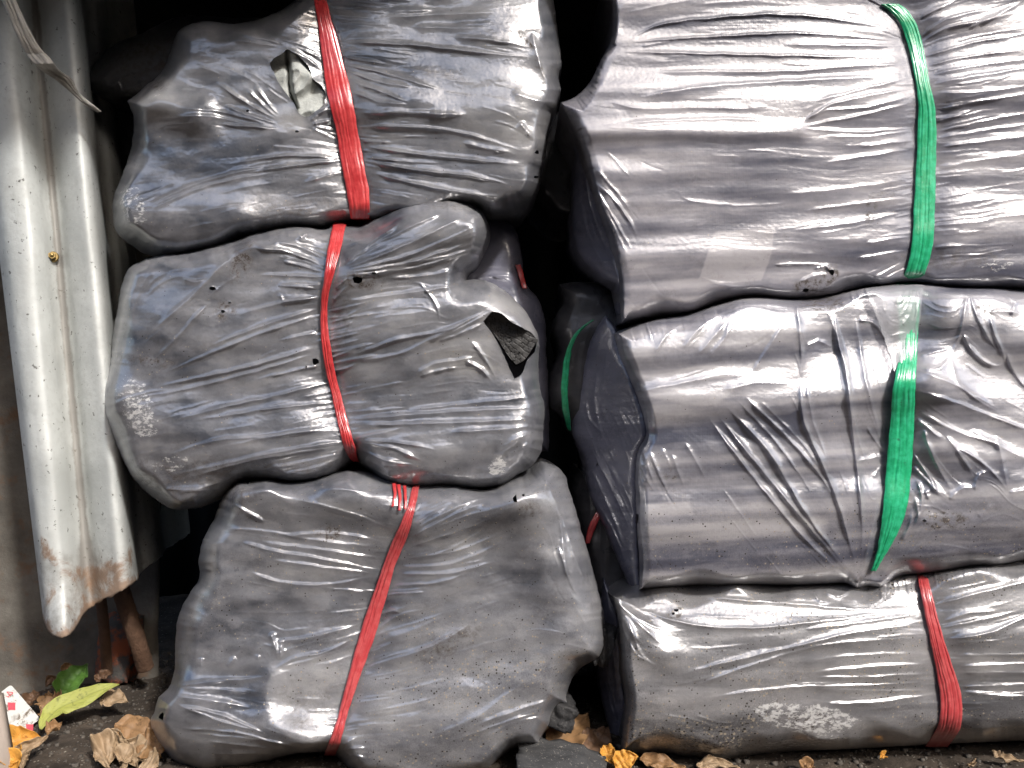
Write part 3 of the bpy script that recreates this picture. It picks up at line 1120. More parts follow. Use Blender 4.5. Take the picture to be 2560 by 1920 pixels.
# ---- A: upper left, broad red ribbon
A = bag_root(860, 600, .15, 'grey charcoal bag with a broad red ribbon and a ragged tear showing pale lining')
A_out = [tuple(cv('R1', [p])[0]) for p in [(755, 600), (850, 520), (960, 420), (1010, 300), (1060, 180), (1180, 128), (1400, 140)]] + \
        [tuple(cv('R2', [p])[0]) for p in [(250, 60), (420, -60), (900, -230), (1500, -240), (1900, -150), (1915, 0), (1935, 150), (1950, 280), (1962, 390), (1945, 480), (1958, 540), (1935, 620), (1900, 690), (1872, 800), (1868, 880), (1858, 960),
         (1835, 1060), (1815, 1150), (1735, 1250), (1640, 1275), (1540, 1290), (1430, 1262), (1300, 1300), (1100, 1340), (900, 1360), (690, 1350), (500, 1400), (330, 1410), (130, 1440)]] + \
        [tuple(cv('R1', [p])[0]) for p in [(1659, 1390), (1450, 1430), (1330, 1460), (1200, 1500), (1050, 1525), (870, 1508), (760, 1440), (690, 1375), (668, 1280), (675, 1160), (700, 1090), (745, 980), (785, 820), (790, 690)]]
A_str = [('R2', [(600, 255), (1000, 270), (1400, 312), (1790, 352)], 4, 2.4), ('R2', [(640, 350), (900, 390)], 4, 1.6),
         ('R2', [(655, 400), (900, 450), (1100, 512), (1250, 560)], 4.5, 2.2), ('R2', [(645, 425), (850, 500), (1080, 532)], 3.5, 1.8),
         ('R2', [(680, 500), (850, 555), (1040, 632)], 4, 2), ('R2', [(690, 560), (850, 618), (1040, 640)], 4, 2),
         ('R2', [(725, 690), (1000, 690), (1400, 705)], 6, 2), ('R2', [(720, 770), (1000, 772), (1300, 800), (1740, 930)], 5, 2.2),
         ('R2', [(740, 860), (950, 870)], 3.5, 1.6), ('R2', [(745, 888), (1000, 930), (1300, 962), (1760, 1010)], 4.5, 2.6),
         ('R2', [(770, 990), (1100, 1040), (1500, 1090), (1710, 1150)], 4.5, 2.6), ('R2', [(790, 1050), (1100, 1130), (1400, 1180), (1700, 1215)], 4.5, 2.4),
         ('R2', [(770, 960), (1000, 985), (1250, 1000)], 3, 1.3),
         ('R2', [(880, 105), (1300, 85), (1600, 70)], 8, 2.5), ('R2', [(900, 70), (1200, 60)], 5, 2), ('R2', [(1050, 165), (1550, 170)], 8, 2),
         ('R2', [(1300, 225), (1500, 240), (1790, 290)], 7, 2.2), ('R2', [(1350, 870), (1700, 945)], 6, 2),
         ('R2', [(1150, 690), (1400, 700)], 9, 2), ('R2', [(1650, 560), (1900, 640)], 10, 2.5), ('R2', [(1700, 740), (1800, 860)], 8, 3),
         ('R2', [(1780, 190), (1830, 400), (1880, 520)], 8, 3), ('R2', [(1550, 1270), (1700, 1235), (1800, 1120), (1830, 980)], 7, 2.6),
         ('R2', [(625, 980), (400, 1000), (0, 1062)], 4, 2.4), ('R2', [(605, 968), (300, 950), (-100, 1010)], 4, 2.0), ('R2', [(640, 1050), (500, 1080), (370, 1122)], 4.5, 2),
         ('R2', [(-100, 190), (90, 225), (290, 275)], 4, 1.6), ('R2', [(-60, 240), (250, 285)], 4, 1.4),
         ('R2', [(-150, 500), (60, 640), (240, 735)], 4, 2), ('R2', [(-100, 640), (100, 720), (235, 755)], 4, 1.8), ('R2', [(-120, 760), (100, 775), (245, 790)], 4, 2),
         ('R2', [(40, 540), (140, 640), (235, 720)], 3.5, 2), ('R2', [(90, 520), (180, 640), (240, 705)], 3.5, 1.8),
         ('R2', [(430, 740), (480, 690), (545, 655)], 3.5, 2), ('R2', [(440, 755), (580, 735)], 3.5, 2), ('R2', [(440, 780), (580, 850)], 3.5, 1.8), ('R2', [(450, 768), (585, 800)], 3, 1.6),
         ('R2', [(290, 300), (400, 350), (500, 430)], 3, 1.6), ('R2', [(380, 300), (500, 360)], 3, 1.5),
         ('R1', [(1010, 690), (1250, 690), (1500, 745), (1659, 780)], 5, 1.8), ('R1', [(1060, 640), (1300, 660), (1659, 770)], 5, 1.8),
         ('R1', [(880, 1215), (1150, 1095), (1350, 1035), (1659, 970)], 4, 2.4), ('R1', [(890, 1240), (1200, 1110), (1400, 1058), (1659, 1020)], 4, 2.2),
         ('R1', [(810, 760), (830, 900), (740, 1045)], 7, 2.2), ('R1', [(720, 1070), (840, 900), (930, 780)], 9, 1.6),
         ('R1', [(760, 1440), (880, 1500), (1050, 1515)], 6, 2.5)]
A_tear = ('R2', [(178, 388), (215, 350), (262, 322), (285, 300), (330, 322), (385, 368), (432, 428), (446, 482), (490, 515), (522, 570), (512, 630), (455, 682), (410, 712), (365, 700), (335, 640), (285, 575), (240, 510), (205, 440)])
A_rib = [(-140, 410, 485), (0, 455, 526), (130, 474, 558), (250, 490, 596), (400, 508, 634), (500, 520, 664), (600, 538, 684), (700, 562, 703), (800, 590, 716), (900, 604, 738), (1000, 620, 757), (1080, 634, 770), (1150, 648, 786), (1250, 664, 792), (1330, 674, 786)]
rA = build_relief('plastic_film', 'P', A_out, .075, .085, 62, FILM_L, A, A.location, A_str,
                  broad=[('R1', [(800, 620), (1000, 620), (1150, 680)], 45, .018), ('R2', [(1650, 250), (1750, 600), (1700, 1000)], 110, .012), ('R1', [(760, 1250), (1000, 1300), (1400, 1280)], 70, .012),
                         ('R2', [(700, 620), (1200, 650), (1600, 690)], 80, .010)],
                  ribbons=[('R2', A_rib)], holes=[A_tear, ('R2', ('e', 350, 800, 12, 8)), ('R2', ('e', 48, 675, 10, 8)), ('R2', ('e', 1812, 928, 14, 12)), ('R2', ('e', 1805, 1078, 14, 10)), ('R2', ('e', 255, 850, 6, 5))],
                  tone=[('R2', ('e', 300, 730, 130, 90, 30), .55, .6), ('R2', [(1500, 330), (1780, 360), (1850, 600), (1800, 900), (1650, 980), (1400, 800), (1350, 600)], .4, 160),  # wide right-hand patch paints the broad sheen into the tone
                        ('R2', [(650, 250), (1700, 330), (1500, 600), (1000, 500)], -.22, 120), ('R1', [(850, 760), (1500, 760), (1659, 1000), (900, 1180), (820, 1000)], -.22, 120),
                        ('R1', [(770, 580), (1020, 480), (1080, 690), (900, 720), (790, 680)], .42, 40), ('R1', [(780, 1340), (1659, 1250), (1600, 1380), (1100, 1500), (800, 1440)], -.25, 60)],
                  scuff=[('R1', ('e', 790, 1220, 95, 150, -15), .75, .6), ('R1', ('e', 900, 580, 110, 70, 0), .45, .7)],
                  dirt=[('R1', ('e', 930, 500, 90, 50, 0), .7, .8), ('R2', ('e', 1740, 240, 90, 25, 55), 1.2, .6), ('R2', ('e', 1830, 420, 70, 20, 65), .8, .6), ('R2', [(0, 1250), (640, 1200), (660, 1330), (100, 1400)], .7, 60), ('R2', ('e', 1200, 440, 200, 40, 10), .5, .8)],
                  seed=11, str_k=(1.25, 1.4), wr_scale=1.2, streak=.15, n_rand=230, tone0=.42, dust=.12)
build_ribbon('ribbon', rA, 'R2', A_rib, RED, A, A.location, 3, (1, 1))
# pale crumpled lining showing in the tear
m = NT('pale_lining')
LIN = m.set(color=m.mix(m.noise(60, 6, .65), (.33, .35, .33), (.56, .575, .55)), rough=.55, spec=.4, normal=m.bump(m.noise(120, 6, .7), .6, .004))
tear_ol = [(170, 340), (290, 285), (450, 400), (560, 560), (530, 680), (430, 760), (330, 740), (230, 560)]
py_, px_ = None, None
ol = catmull(cv('R2', tear_ol), True, 8)
gx, gy = np.meshgrid(np.arange(ol[:, 0].min(), ol[:, 0].max(), 2.5), np.arange(ol[:, 1].min(), ol[:, 1].max(), 2.5))
cY = float(rA.base(np.array([735.]), np.array([205.]))[0])
crm = (1 - 2.0 * np.abs(gnoise(gx / 60 + gy / 90, gy / 75, 3))) * .008 + gnoise(gx / 40 - gy / 90, gy / 50, 5) * .003
# dark crack down the middle, deeper at the upper right
cl = catmull(cv('R2', [(285, 290), (300, 450), (310, 560), (345, 660)]), False, 8)
dcl, scl, _ = line_dist(gx, gy, cl)
YY = cY + .012 - crm + .016 * np.exp(-(dcl / 5) ** 2) + .004 * scl + .05 * smooth01((gx - gy * .75 - 632) / 40)
X, Y, Z = at(gx, gy, YY)
a_, b_ = gx.shape
ids = np.arange(a_ * b_).reshape(a_, b_)
q = np.stack([ids[:-1, :-1].ravel(), ids[1:, :-1].ravel(), ids[1:, 1:].ravel(), ids[:-1, 1:].ravel()], 1)
lin = mesh_from('inner_lining', np.stack([X, Y, Z], 2).reshape(-1, 3), q, None, LIN, A, True, None, A.location)
lin['label'] = 'pale crumpled lining showing through the tear'

# ---- Z: shaded bag above and behind the left end of A
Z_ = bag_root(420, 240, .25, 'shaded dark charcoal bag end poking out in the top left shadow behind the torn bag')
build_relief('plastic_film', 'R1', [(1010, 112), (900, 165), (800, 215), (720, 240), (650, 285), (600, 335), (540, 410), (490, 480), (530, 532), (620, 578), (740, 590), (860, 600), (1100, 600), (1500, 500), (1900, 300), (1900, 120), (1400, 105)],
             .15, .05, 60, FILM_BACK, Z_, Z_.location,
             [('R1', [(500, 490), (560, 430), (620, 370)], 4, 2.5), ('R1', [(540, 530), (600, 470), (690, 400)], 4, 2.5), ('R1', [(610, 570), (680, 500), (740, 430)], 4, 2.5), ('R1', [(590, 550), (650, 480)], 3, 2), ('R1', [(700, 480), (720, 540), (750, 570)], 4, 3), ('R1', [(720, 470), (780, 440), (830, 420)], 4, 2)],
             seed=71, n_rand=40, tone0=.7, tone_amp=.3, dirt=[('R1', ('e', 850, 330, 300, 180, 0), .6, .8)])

# ---- B: middle left, twisted narrow red ribbon
B = bag_root(800, 1150, .15, 'grey charcoal bag tied with narrow twisted red ribbon, a hole at its right end')
B_out = [(350, 350), (285, 372), (230, 402), (205, 445), (190, 490), (175, 580), (150, 720), (135, 850), (112, 950), (107, 1050), (125, 1130), (165, 1230), (195, 1290), (240, 1370), (320, 1450), (430, 1515), (500, 1517), (580, 1500), (650, 1462), (760, 1392), (870, 1400), (1000, 1402), (1130, 1385), (1210, 1340), (1262, 1292),
         (1330, 1350), (1400, 1405), (1480, 1432), (1720, 1432), (1900, 1427), (1970, 1405), (2005, 1370), (2090, 1310), (2122, 1260), (2135, 1150), (2140, 1040), (2120, 960), (2112, 850), (2114, 740), (2085, 660), (2020, 568), (1940, 498), (1860, 460), (1770, 462), (1770, 415), (1835, 360), (1866, 290), (1878, 212), (1860, 155), (1800, 100), (1740, 74), (1620, 78), (1500, 110), (1360, 170), (1290, 205), (1215, 200), (1180, 195), (1130, 220), (1060, 210), (1020, 203), (930, 207), (800, 238), (720, 268), (600, 298), (480, 328)]
B_str = [('R4', p, w, h) for p, w, h in [
    ([(1125, 450), (1000, 440), (800, 438)], 3.5, 1.8), ([(1120, 482), (930, 480)], 3.5, 1.8), ([(1112, 540), (950, 562), (720, 622)], 4, 2.4), ([(1108, 590), (900, 652), (560, 780)], 4, 2.4),
    ([(1108, 622), (850, 702), (650, 780), (350, 905)], 4, 2.2), ([(1100, 700), (900, 742)], 3.5, 1.8), ([(1108, 765), (800, 855), (330, 955)], 4, 2.6), ([(1080, 802), (800, 885), (340, 998)], 4, 2.4), ([(1120, 852), (800, 922)], 3.5, 2),
    ([(1150, 932), (900, 995), (600, 1062), (390, 1122)], 4.5, 2.4), ([(1190, 1022), (900, 1052), (500, 1112)], 4, 2), ([(1190, 1130), (900, 1178), (600, 1205), (350, 1292)], 4.5, 2.6), ([(1200, 1150), (1000, 1165), (600, 1242)], 4, 2),
    ([(1230, 1202), (900, 1255), (600, 1322), (365, 1368)], 5, 3), ([(1225, 1225), (800, 1292), (380, 1405)], 4.5, 2.6), ([(1250, 1250), (1000, 1305), (700, 1352)], 4.5, 2.4), ([(1240, 1262), (1100, 1320), (880, 1362)], 4, 2.2), ([(700, 1370), (560, 1420), (330, 1420)], 5, 2.4),
    ([(182, 555), (150, 850)], 5, 2), ([(205, 480), (165, 820)], 5, 1.8), ([(340, 690), (520, 530), (700, 360), (745, 335)], 6, 2.4), ([(350, 820), (480, 690), (600, 555)], 4, 1.6),
    ([(800, 312), (950, 330), (1130, 402)], 5, 2.8), ([(870, 282), (1000, 302), (1130, 365)], 4.5, 2.4), ([(930, 372), (1125, 425)], 4, 2), ([(1000, 240), (1020, 262), (1050, 240)], 4, 4),
    ([(470, 455), (540, 470), (590, 450)], 3, 2), ([(920, 520), (935, 560), (1100, 540)], 3, 2.2), ([(910, 485), (1110, 500)], 3, 2.2), ([(450, 1440), (620, 1425)], 5, 2.2), ([(430, 1500), (600, 1480)], 5, 2.4),
    ([(1212, 400), (1350, 285), (1500, 180)], 4, 2.4), ([(1205, 412), (1450, 322), (1800, 150)], 4.5, 2.6), ([(1205, 420), (1500, 352), (1850, 200)], 4.5, 2.6), ([(1200, 430), (1500, 382), (1862, 265)], 4.5, 2.8), ([(1200, 442), (1550, 402), (1840, 318)], 4, 2.4), ([(1350, 300), (1560, 200), (1740, 120)], 4, 2),
    ([(1400, 455), (1600, 440), (1780, 405)], 5, 2.4), ([(1500, 380), (1700, 350), (1850, 300)], 3.5, 1.8), ([(1165, 560), (1200, 520), (1245, 488)], 3.5, 2), ([(1180, 500), (1230, 450)], 3.5, 2),
    ([(1200, 560), (1500, 522), (1850, 470)], 4.5, 1.8), ([(1240, 812), (1450, 742), (1720, 680), (1900, 582)], 4, 2.2), ([(1250, 835), (1500, 792), (1600, 742), (1905, 592)], 4, 2), ([(1600, 745), (1800, 660), (1920, 590)], 5, 2.6), ([(1640, 745), (1800, 690), (1880, 650)], 4, 2.4),
    ([(1550, 895), (1620, 850), (1730, 832), (1850, 812)], 7, 3.2), ([(1555, 905), (1650, 880), (1760, 860)], 5, 2.4), ([(1770, 830), (1860, 880), (1900, 930)], 5, 3), ([(1800, 740), (1870, 830), (1920, 920)], 4, 2),
    ([(1250, 1105), (1500, 1082), (1800, 1062), (2110, 1048)], 5, 2.8), ([(1250, 1130), (1600, 1122), (2110, 1102)], 5, 2.6), ([(1265, 1192), (1500, 1140)], 5, 2.2), ([(1700, 1162), (1900, 1152), (2120, 1130)], 5, 2.4), ([(1500, 1060), (1800, 1030), (2100, 1000)], 5, 2),
    ([(1280, 1210), (1450, 1240), (1600, 1305)], 4.5, 2.6), ([(1282, 1232), (1400, 1290), (1560, 1315)], 4.5, 2.8), ([(1292, 1255), (1350, 1330), (1500, 1385)], 5, 3), ([(1290, 1200), (1500, 1215), (1660, 1250)], 4, 2),
    ([(1900, 1265), (2000, 1200), (2110, 1150)], 6, 2.6), ([(1950, 1285), (2050, 1225), (2115, 1190)], 5, 2.4), ([(1560, 470), (1620, 540), (1650, 600), (1655, 660)], 2.4, 1.6)]]
B_str += [('R4', [(1130 + 14 * math.sin(i), 610 + i * 27), (1230 + 30 * math.sin(i * 2.1), 588 + i * 27), (1330 + 60 * math.sin(i * 3.7), 560 + i * 27)], 3.2, 1.9) for i in range(11)]
B_hole = ('R4', [(1858, 652), (1905, 606), (1945, 618), (1985, 652), (2045, 684), (2088, 712), (2104, 745), (2095, 790), (2062, 830), (2030, 900), (2003, 917), (1985, 880), (1958, 820), (1930, 760), (1895, 700)])
B_rib = [(190, 1168, 1226), (220, 1165, 1222), (300, 1145, 1205), (380, 1134, 1184), (450, 1128, 1164), (540, 1112, 1140), (640, 1109, 1137), (740, 1112, 1148), (840, 1125, 1165), (930, 1144, 1184), (1000, 1164, 1204), (1080, 1180, 1224), (1150, 1196, 1242), (1220, 1212, 1264), (1270, 1235, 1276), (1297, 1260, 1284)]
rB = build_relief('plastic_film', 'R4', B_out, .055, .085, 62, FILM_L, B, B.location, B_str,
                  broad=[('R4', [(1230, 420), (1550, 260), (1850, 190)], 70, .028), ('R4', [(850, 260), (700, 330), (380, 700)], 70, .010), ('R4', [(150, 1000), (500, 1180), (1150, 1200)], 90, .012), ('R4', [(1350, 1260), (1700, 1250), (2050, 1150)], 90, .016), ('R4', [(1250, 720), (1600, 640), (1900, 600)], 110, .014), ('R4', [(600, 760), (900, 640), (1080, 540)], 90, .008)],
                  ribbons=[('R4', B_rib)], holes=[B_hole, ('R4', ('e', 1086, 838, 22, 14)), ('R4', ('e', 612, 500, 16, 10)), ('R4', ('e', 1275, 460, 24, 16)), ('R4', ('e', 1355, 430, 10, 8)), ('R4', ('e', 1042, 862, 7, 5)), ('R4', ('e', 658, 605, 10, 7)), ('R4', ('e', 690, 565, 7, 6))],
                  tone=[('R4', [(1560, 740), (1900, 690), (2000, 930), (1850, 900), (1600, 900)], .30, 50), ('R4', [(1900, 480), (2080, 660), (2110, 760), (2020, 660), (1930, 600), (1850, 640)], .45, 40), ('R4', [(150, 500), (400, 420), (700, 500), (400, 900), (150, 900)], -.08, 120),
                        ('R4', ('e', 1450, 640, 190, 130, 0), .14, .5), ('R4', [(1300, 950), (2100, 900), (2100, 1080), (1300, 1090)], -.18, 80), ('R4', [(400, 1050), (1180, 980), (1180, 1120), (400, 1300)], -.18, 100), ('R4', [(1200, 210), (1500, 130), (1500, 250), (1230, 400)], -.2, 60)],
                  scuff=[('R4', ('e', 265, 1050, 90, 190, -20), .85, .6), ('R4', ('e', 420, 1310, 120, 50, -5), .6, .6), ('R4', ('e', 1925, 1320, 55, 60, 0), 1.0, .6), ('R4', ('e', 1925, 500, 100, 40, 35), .4, .7)],
                  dirt=[('R4', ('e', 745, 370, 50, 110, 25), 1.2, .7), ('R4', ('e', 665, 600, 60, 60, 0), 1.2, .7), ('R4', ('e', 1310, 460, 100, 50, 0), 1.3, .6), ('R4', ('e', 1200, 640, 60, 190, 0), .6, .9), ('R4', ('e', 330, 840, 160, 30, 8), .7, .7), ('R4', [(250, 1300), (1200, 1300), (1000, 1390), (700, 1380), (450, 1500), (280, 1380)], .6, 60), ('R4', [(1400, 1330), (1980, 1370), (1700, 1430), (1450, 1420)], .5, 50), ('R4', ('e', 1700, 110, 150, 30, 0), .6, .8)],
                  seed=21, str_k=(1.25, 1.4), wr_scale=1.2, streak=.15, n_rand=290, tone0=.47, dust=.22)
build_ribbon('ribbon', rB, 'R4', B_rib, RED, B, B.location, 4, (1, 1), lift=.0045, twist=.35, pleat=.0024)

# charcoal log whose cracked end shows in the hole
def charred_end(name, crop, pts, pith, depth, label, rel, tilt=.1):
    ol = catmull(cv(crop, pts), True, 4)
    s, ox, oy = CROPS[crop]
    pc = np.array([ox + pith[0] * s, oy + pith[1] * s])
    gx, gy = np.meshgrid(np.arange(ol[:, 0].min() - 2, ol[:, 0].max() + 2, 1.6), np.arange(ol[:, 1].min() - 2, ol[:, 1].max() + 2, 1.6))
    px, py = gx.ravel(), gy.ravel()
    sd, nx, ny = poly_sd(px, py, ol, True)
    out = sd < 0
    px, py = np.where(out, nx, px), np.where(out, ny, py)
    r = np.hypot(px - pc[0], py - pc[1])
    th = np.arctan2(py - pc[1], px - pc[0])
    th2 = th + .03 * gnoise(r / 25, th * 3, 4)
    rad = np.abs(((th2 * 9.5) % 1) - .5)
    rr = r + 3 * gnoise(th * 4, r / 40, 6)
    sect = np.floor(th2 * 9.5 * 2)
    ring = np.abs((((rr + 6 * np.sin(sect * 2.4)) / 21.0) % 1) - .5)
    crack = np.maximum(smooth01((rad - .5 + .045) / .04), smooth01((ring - .5 + .06) / .05) * smooth01((gnoise(px / 18, py / 18, 9) + .25) * 4))
    Y = depth + .0015 * crack - .001 * gnoise(px / 20, py / 20, 3) + tilt * (py - pc[1]) * K
    X, Y, Z = at(px, py, Y)
    a_, b_ = gx.shape
    ids = np.arange(a_ * b_).reshape(a_, b_)
    q = np.stack([ids[:-1, :-1].ravel(), ids[1:, :-1].ravel(), ids[1:, 1:].ravel(), ids[:-1, 1:].ravel()], 1)
    ok = ~(out[q].all(1))
    q = q[ok]
    V = np.stack([X, Y, Z], 1)
    # body of the log going back
    rim = np.stack(at(ol[:, 0], ol[:, 1], depth + .0005 + tilt * (ol[:, 1] - pc[1]) * K), 1)
    cen = rim.mean(0)
    rings_ = [rim]
    for dY, k in ((.02, 1.02), (.10, 1.0), (.16, .95)):
        z = cen + (rim - cen) * k
        z[:, 1] = rim[:, 1] + dY
        rings_.append(z)
    base_i = len(V)
    L = len(rim)
    qs = [q]
    for j in range(3):
        a = base_i + j * L + np.arange(L)
        b = base_i + (j + 1) * L + np.arange(L)
        qs.append(np.stack([a, np.roll(a, -1), np.roll(b, -1), b], 1))
    V = np.concatenate([V] + rings_)
    cap = [tuple(base_i + 3 * L + np.arange(L))]
    o = mesh_from(name, V, np.concatenate(qs), cap, CRACKED, None, True, {'crack': np.concatenate([crack, np.zeros(4 * L)])}, cen)
    o.location = cen
    return tag(o, label, 'charcoal')


hY = float(rB.base(np.array([1300.]), np.array([830.]))[0])
charred_end('charcoal_log', 'R4', [(1850, 640), (1880, 612), (1925, 604), (1990, 640), (2050, 690), (2110, 735), (2085, 775), (2040, 835), (2010, 850), (1985, 825), (1945, 765), (1905, 705)], (1862, 648), hY + .010,
            'charred log with a cracked end seen through the hole of the middle left bag', rB)

# ---- C: lower left, red ribbon
Cb = bag_root(700, 1880, .12, 'dusty grey charcoal bag with a slanting red ribbon, bottom of the left stack')
C_out = [(470, 110), (500, 90), (560, 84), (620, 74), (700, 84), (800, 70), (1000, 40), (1130, 60), (1250, 75), (1400, 90), (1580, 110), (1660, 80), (1740, 60), (1800, 20), (1850, 30), (1885, 70), (1922, 160), (1963, 300), (2003, 430), (2038, 565), (2060, 660), (2066, 720), (2066, 790), (2040, 842), (1980, 872), (1930, 922), (1910, 962), (1900, 1000), (1915, 1040), (1870, 1050), (1850, 1080), (1838, 1130), (1800, 1180), (1795, 1220), (1680, 1228), (1560, 1320), (1400, 1400), (1100, 1390), (1000, 1350), (960, 1312), (905, 1256), (850, 1248), (740, 1256), (600, 1292), (480, 1322), (330, 1330), (240, 1292), (170, 1212), (140, 1160), (130, 1110), (150, 1060), (165, 1010), (200, 980), (230, 900), (235, 780), (250, 660), (300, 560), (340, 490), (335, 450), (350, 350), (400, 250), (440, 150)]
C_str = [('R6', p, w, h) for p, w, h in [
    ([(470, 180), (560, 232), (632, 272)], 4, 2.6), ([(500, 150), (700, 118), (1100, 142)], 6, 2.4), ([(720, 160), (1000, 232), (1170, 300)], 5, 2), ([(400, 290), (600, 302), (900, 352), (1150, 372)], 5, 2.4),
    ([(700, 322), (900, 312), (1140, 352)], 4.5, 2.6), ([(560, 372), (800, 412), (1112, 470)], 4.5, 2.6), ([(640, 422), (900, 462), (1100, 482)], 4, 2.4), ([(535, 470), (650, 512), (850, 532), (1085, 492)], 4.5, 2.8), ([(600, 350), (850, 380), (1120, 420)], 3.5, 2), ([(520, 350), (640, 385)], 3.5, 2.2), ([(850, 542), (1060, 562)], 3.5, 1.6),
    ([(1232, 332), (1400, 242), (1660, 140)], 4, 2.2), ([(1242, 302), (1450, 192), (1660, 122)], 4, 2), ([(1222, 372), (1500, 282), (1700, 190)], 4, 2.2), ([(1202, 422), (1450, 382), (1680, 282)], 4, 2.2), ([(1185, 452), (1400, 442), (1640, 342)], 4, 2.4), ([(1180, 482), (1400, 482), (1620, 422)], 4, 2.4), ([(1165, 532), (1350, 522), (1500, 472)], 4, 2.2), ([(1130, 572), (1300, 562)], 3.5, 1.8), ([(1252, 272), (1400, 190)], 3.5, 1.8), ([(1300, 300), (1500, 230), (1640, 200)], 3, 1.4), ([(1300, 420), (1460, 350), (1600, 260)], 3, 1.4),
    ([(655, 892), (750, 842), (860, 822), (1020, 742)], 4.5, 2.6), ([(680, 882), (800, 852), (950, 802)], 4, 1.8), ([(650, 772), (760, 762), (1040, 692)], 4.5, 2.2),
    ([(640, 730), (662, 800), (672, 852)], 6, 4), ([(690, 762), (680, 852)], 5, 3), ([(345, 840), (345, 885)], 4, 2.6), ([(490, 835), (455, 880)], 4, 2.6), ([(590, 830), (585, 850)], 3, 2),
    ([(210, 962), (400, 942), (640, 922)], 6, 2.8), ([(230, 1002), (450, 1032), (560, 1052)], 5, 2.6), ([(230, 1035), (400, 1102), (620, 1162)], 4.5, 3), ([(250, 1045), (450, 1092), (650, 1182)], 4, 2.4), ([(240, 1140), (500, 1162), (700, 1212), (860, 1242)], 4.5, 2.8), ([(350, 1192), (600, 1222), (850, 1246)], 4, 2.4), ([(380, 1252), (600, 1250), (860, 1250)], 4, 2.6), ([(300, 1162), (600, 1192), (870, 1240)], 4, 2.2), ([(260, 970), (450, 980), (600, 1000)], 4, 1.8),
    ([(935, 1215), (1010, 1180)], 3.5, 2), ([(930, 1232), (1050, 1222)], 3.5, 2), ([(920, 1255), (1000, 1312)], 4, 2.4), ([(925, 1245), (1060, 1270)], 3.5, 2),
    ([(1050, 882), (1250, 822), (1500, 722)], 14, 2.4), ([(1130, 762), (1250, 722), (1400, 652)], 10, 2), ([(1100, 722), (1180, 655)], 4, 2.2), ([(1110, 660), (1160, 640), (1200, 650)], 3.5, 2),
    ([(1500, 1132), (1700, 1062), (1890, 1002)], 5, 2.6), ([(1400, 1202), (1650, 1112), (1850, 1052)], 5, 2.4), ([(1300, 1182), (1500, 1102), (1740, 922)], 12, 2.2), ([(1550, 1180), (1700, 1110), (1840, 1090)], 5, 2.2), ([(1230, 830), (1330, 790), (1500, 690)], 5, 2),
    ([(1880, 80), (1940, 250), (2030, 570)], 5, 3), ([(1870, 190), (1930, 400), (2000, 560)], 5, 2.8), ([(1800, 60), (1860, 200), (1890, 400), (1900, 520)], 7, 3.4), ([(1865, 360), (1900, 480), (1950, 590)], 4, 2.6), ([(340, 360), (450, 350)], 5, 2), ([(345, 460), (400, 470)], 5, 2.2)]]
C_rib = [(70, 1262, 1282), (130, 1240, 1268), (200, 1225, 1255), (280, 1190, 1235), (350, 1158, 1212), (450, 1120, 1168), (550, 1085, 1142), (650, 1050, 1112), (750, 1018, 1086), (850, 990, 1046), (950, 964, 1010), (1050, 940, 976), (1120, 920, 956), (1200, 890, 936), (1235, 874, 924), (1256, 868, 912)]
rC = build_relief('plastic_film', 'R6', C_out, .045, .095, 72, FILM_L, Cb, Cb.location, C_str,
                  broad=[('R6', [(520, 140), (800, 140), (1150, 200)], 55, .016), ('R6', [(1280, 260), (1500, 200), (1760, 160)], 60, .018), ('R6', [(1700, 200), (1800, 330), (1900, 800)], 80, .016), ('R6', [(200, 1040), (450, 1120), (850, 1230)], 70, .016), ('R6', [(640, 930), (640, 1100), (800, 1200)], 40, .007), ('R6', [(1000, 1200), (1400, 1150), (1750, 1000)], 110, .016), ('R6', [(700, 650), (1000, 600)], 130, -.012)],
                  ribbons=[('R6', C_rib)], holes=[('R6', ('e', 1680, 166, 10, 20)), ('R6', ('e', 175, 1090, 12, 16)), ('R6', ('e', 1715, 150, 8, 5)), ('R6', ('e', 542, 98, 7, 5))],
                  tone=[('R6', [(640, 920), (760, 850), (1000, 800), (980, 950), (900, 1150), (820, 1220), (720, 1180), (640, 1080)], .24, 10), ('R6', [(1100, 900), (1700, 650), (1900, 850), (1600, 1100), (1000, 1150)], .18, 200), ('R6', [(300, 560), (1000, 560), (950, 800), (650, 880), (240, 900)], -.14, 100), ('R6', [(240, 920), (630, 910), (630, 1080), (250, 1000)], -.28, 50), ('R6', [(1680, 110), (1850, 180), (1840, 420), (1700, 300)], .22, 50)],
                  scuff=[('R6', ('e', 1470, 400, 40, 20, 0), .4, .6)],
                  dirt=[('R6', ('e', 890, 310, 60, 40, 0), 1.3, .6), ('R6', ('e', 500, 150, 90, 60, 0), .8, .8), ('R6', ('e', 1400, 780, 190, 60, -30), .8, .8), ('R6', ('e', 1740, 210, 60, 50, 0), .8, .8), ('R6', [(680, 1000), (880, 980), (860, 1200), (760, 1180)], .5, 60)],
                  dust=.5, dust_ops=[('R6', [(1200, 900), (1950, 700), (1900, 1100), (1600, 1320), (1000, 1320)], .45, 200)],
                  seed=31, str_k=(1.25, 1.4), wr_scale=1.2, streak=.1, n_rand=260, tone0=.50)
build_ribbon('ribbon', rC, 'R6', C_rib, RED_DULL, Cb, Cb.location, 6, (1, 1), lift=.0045, pleat=.0018)
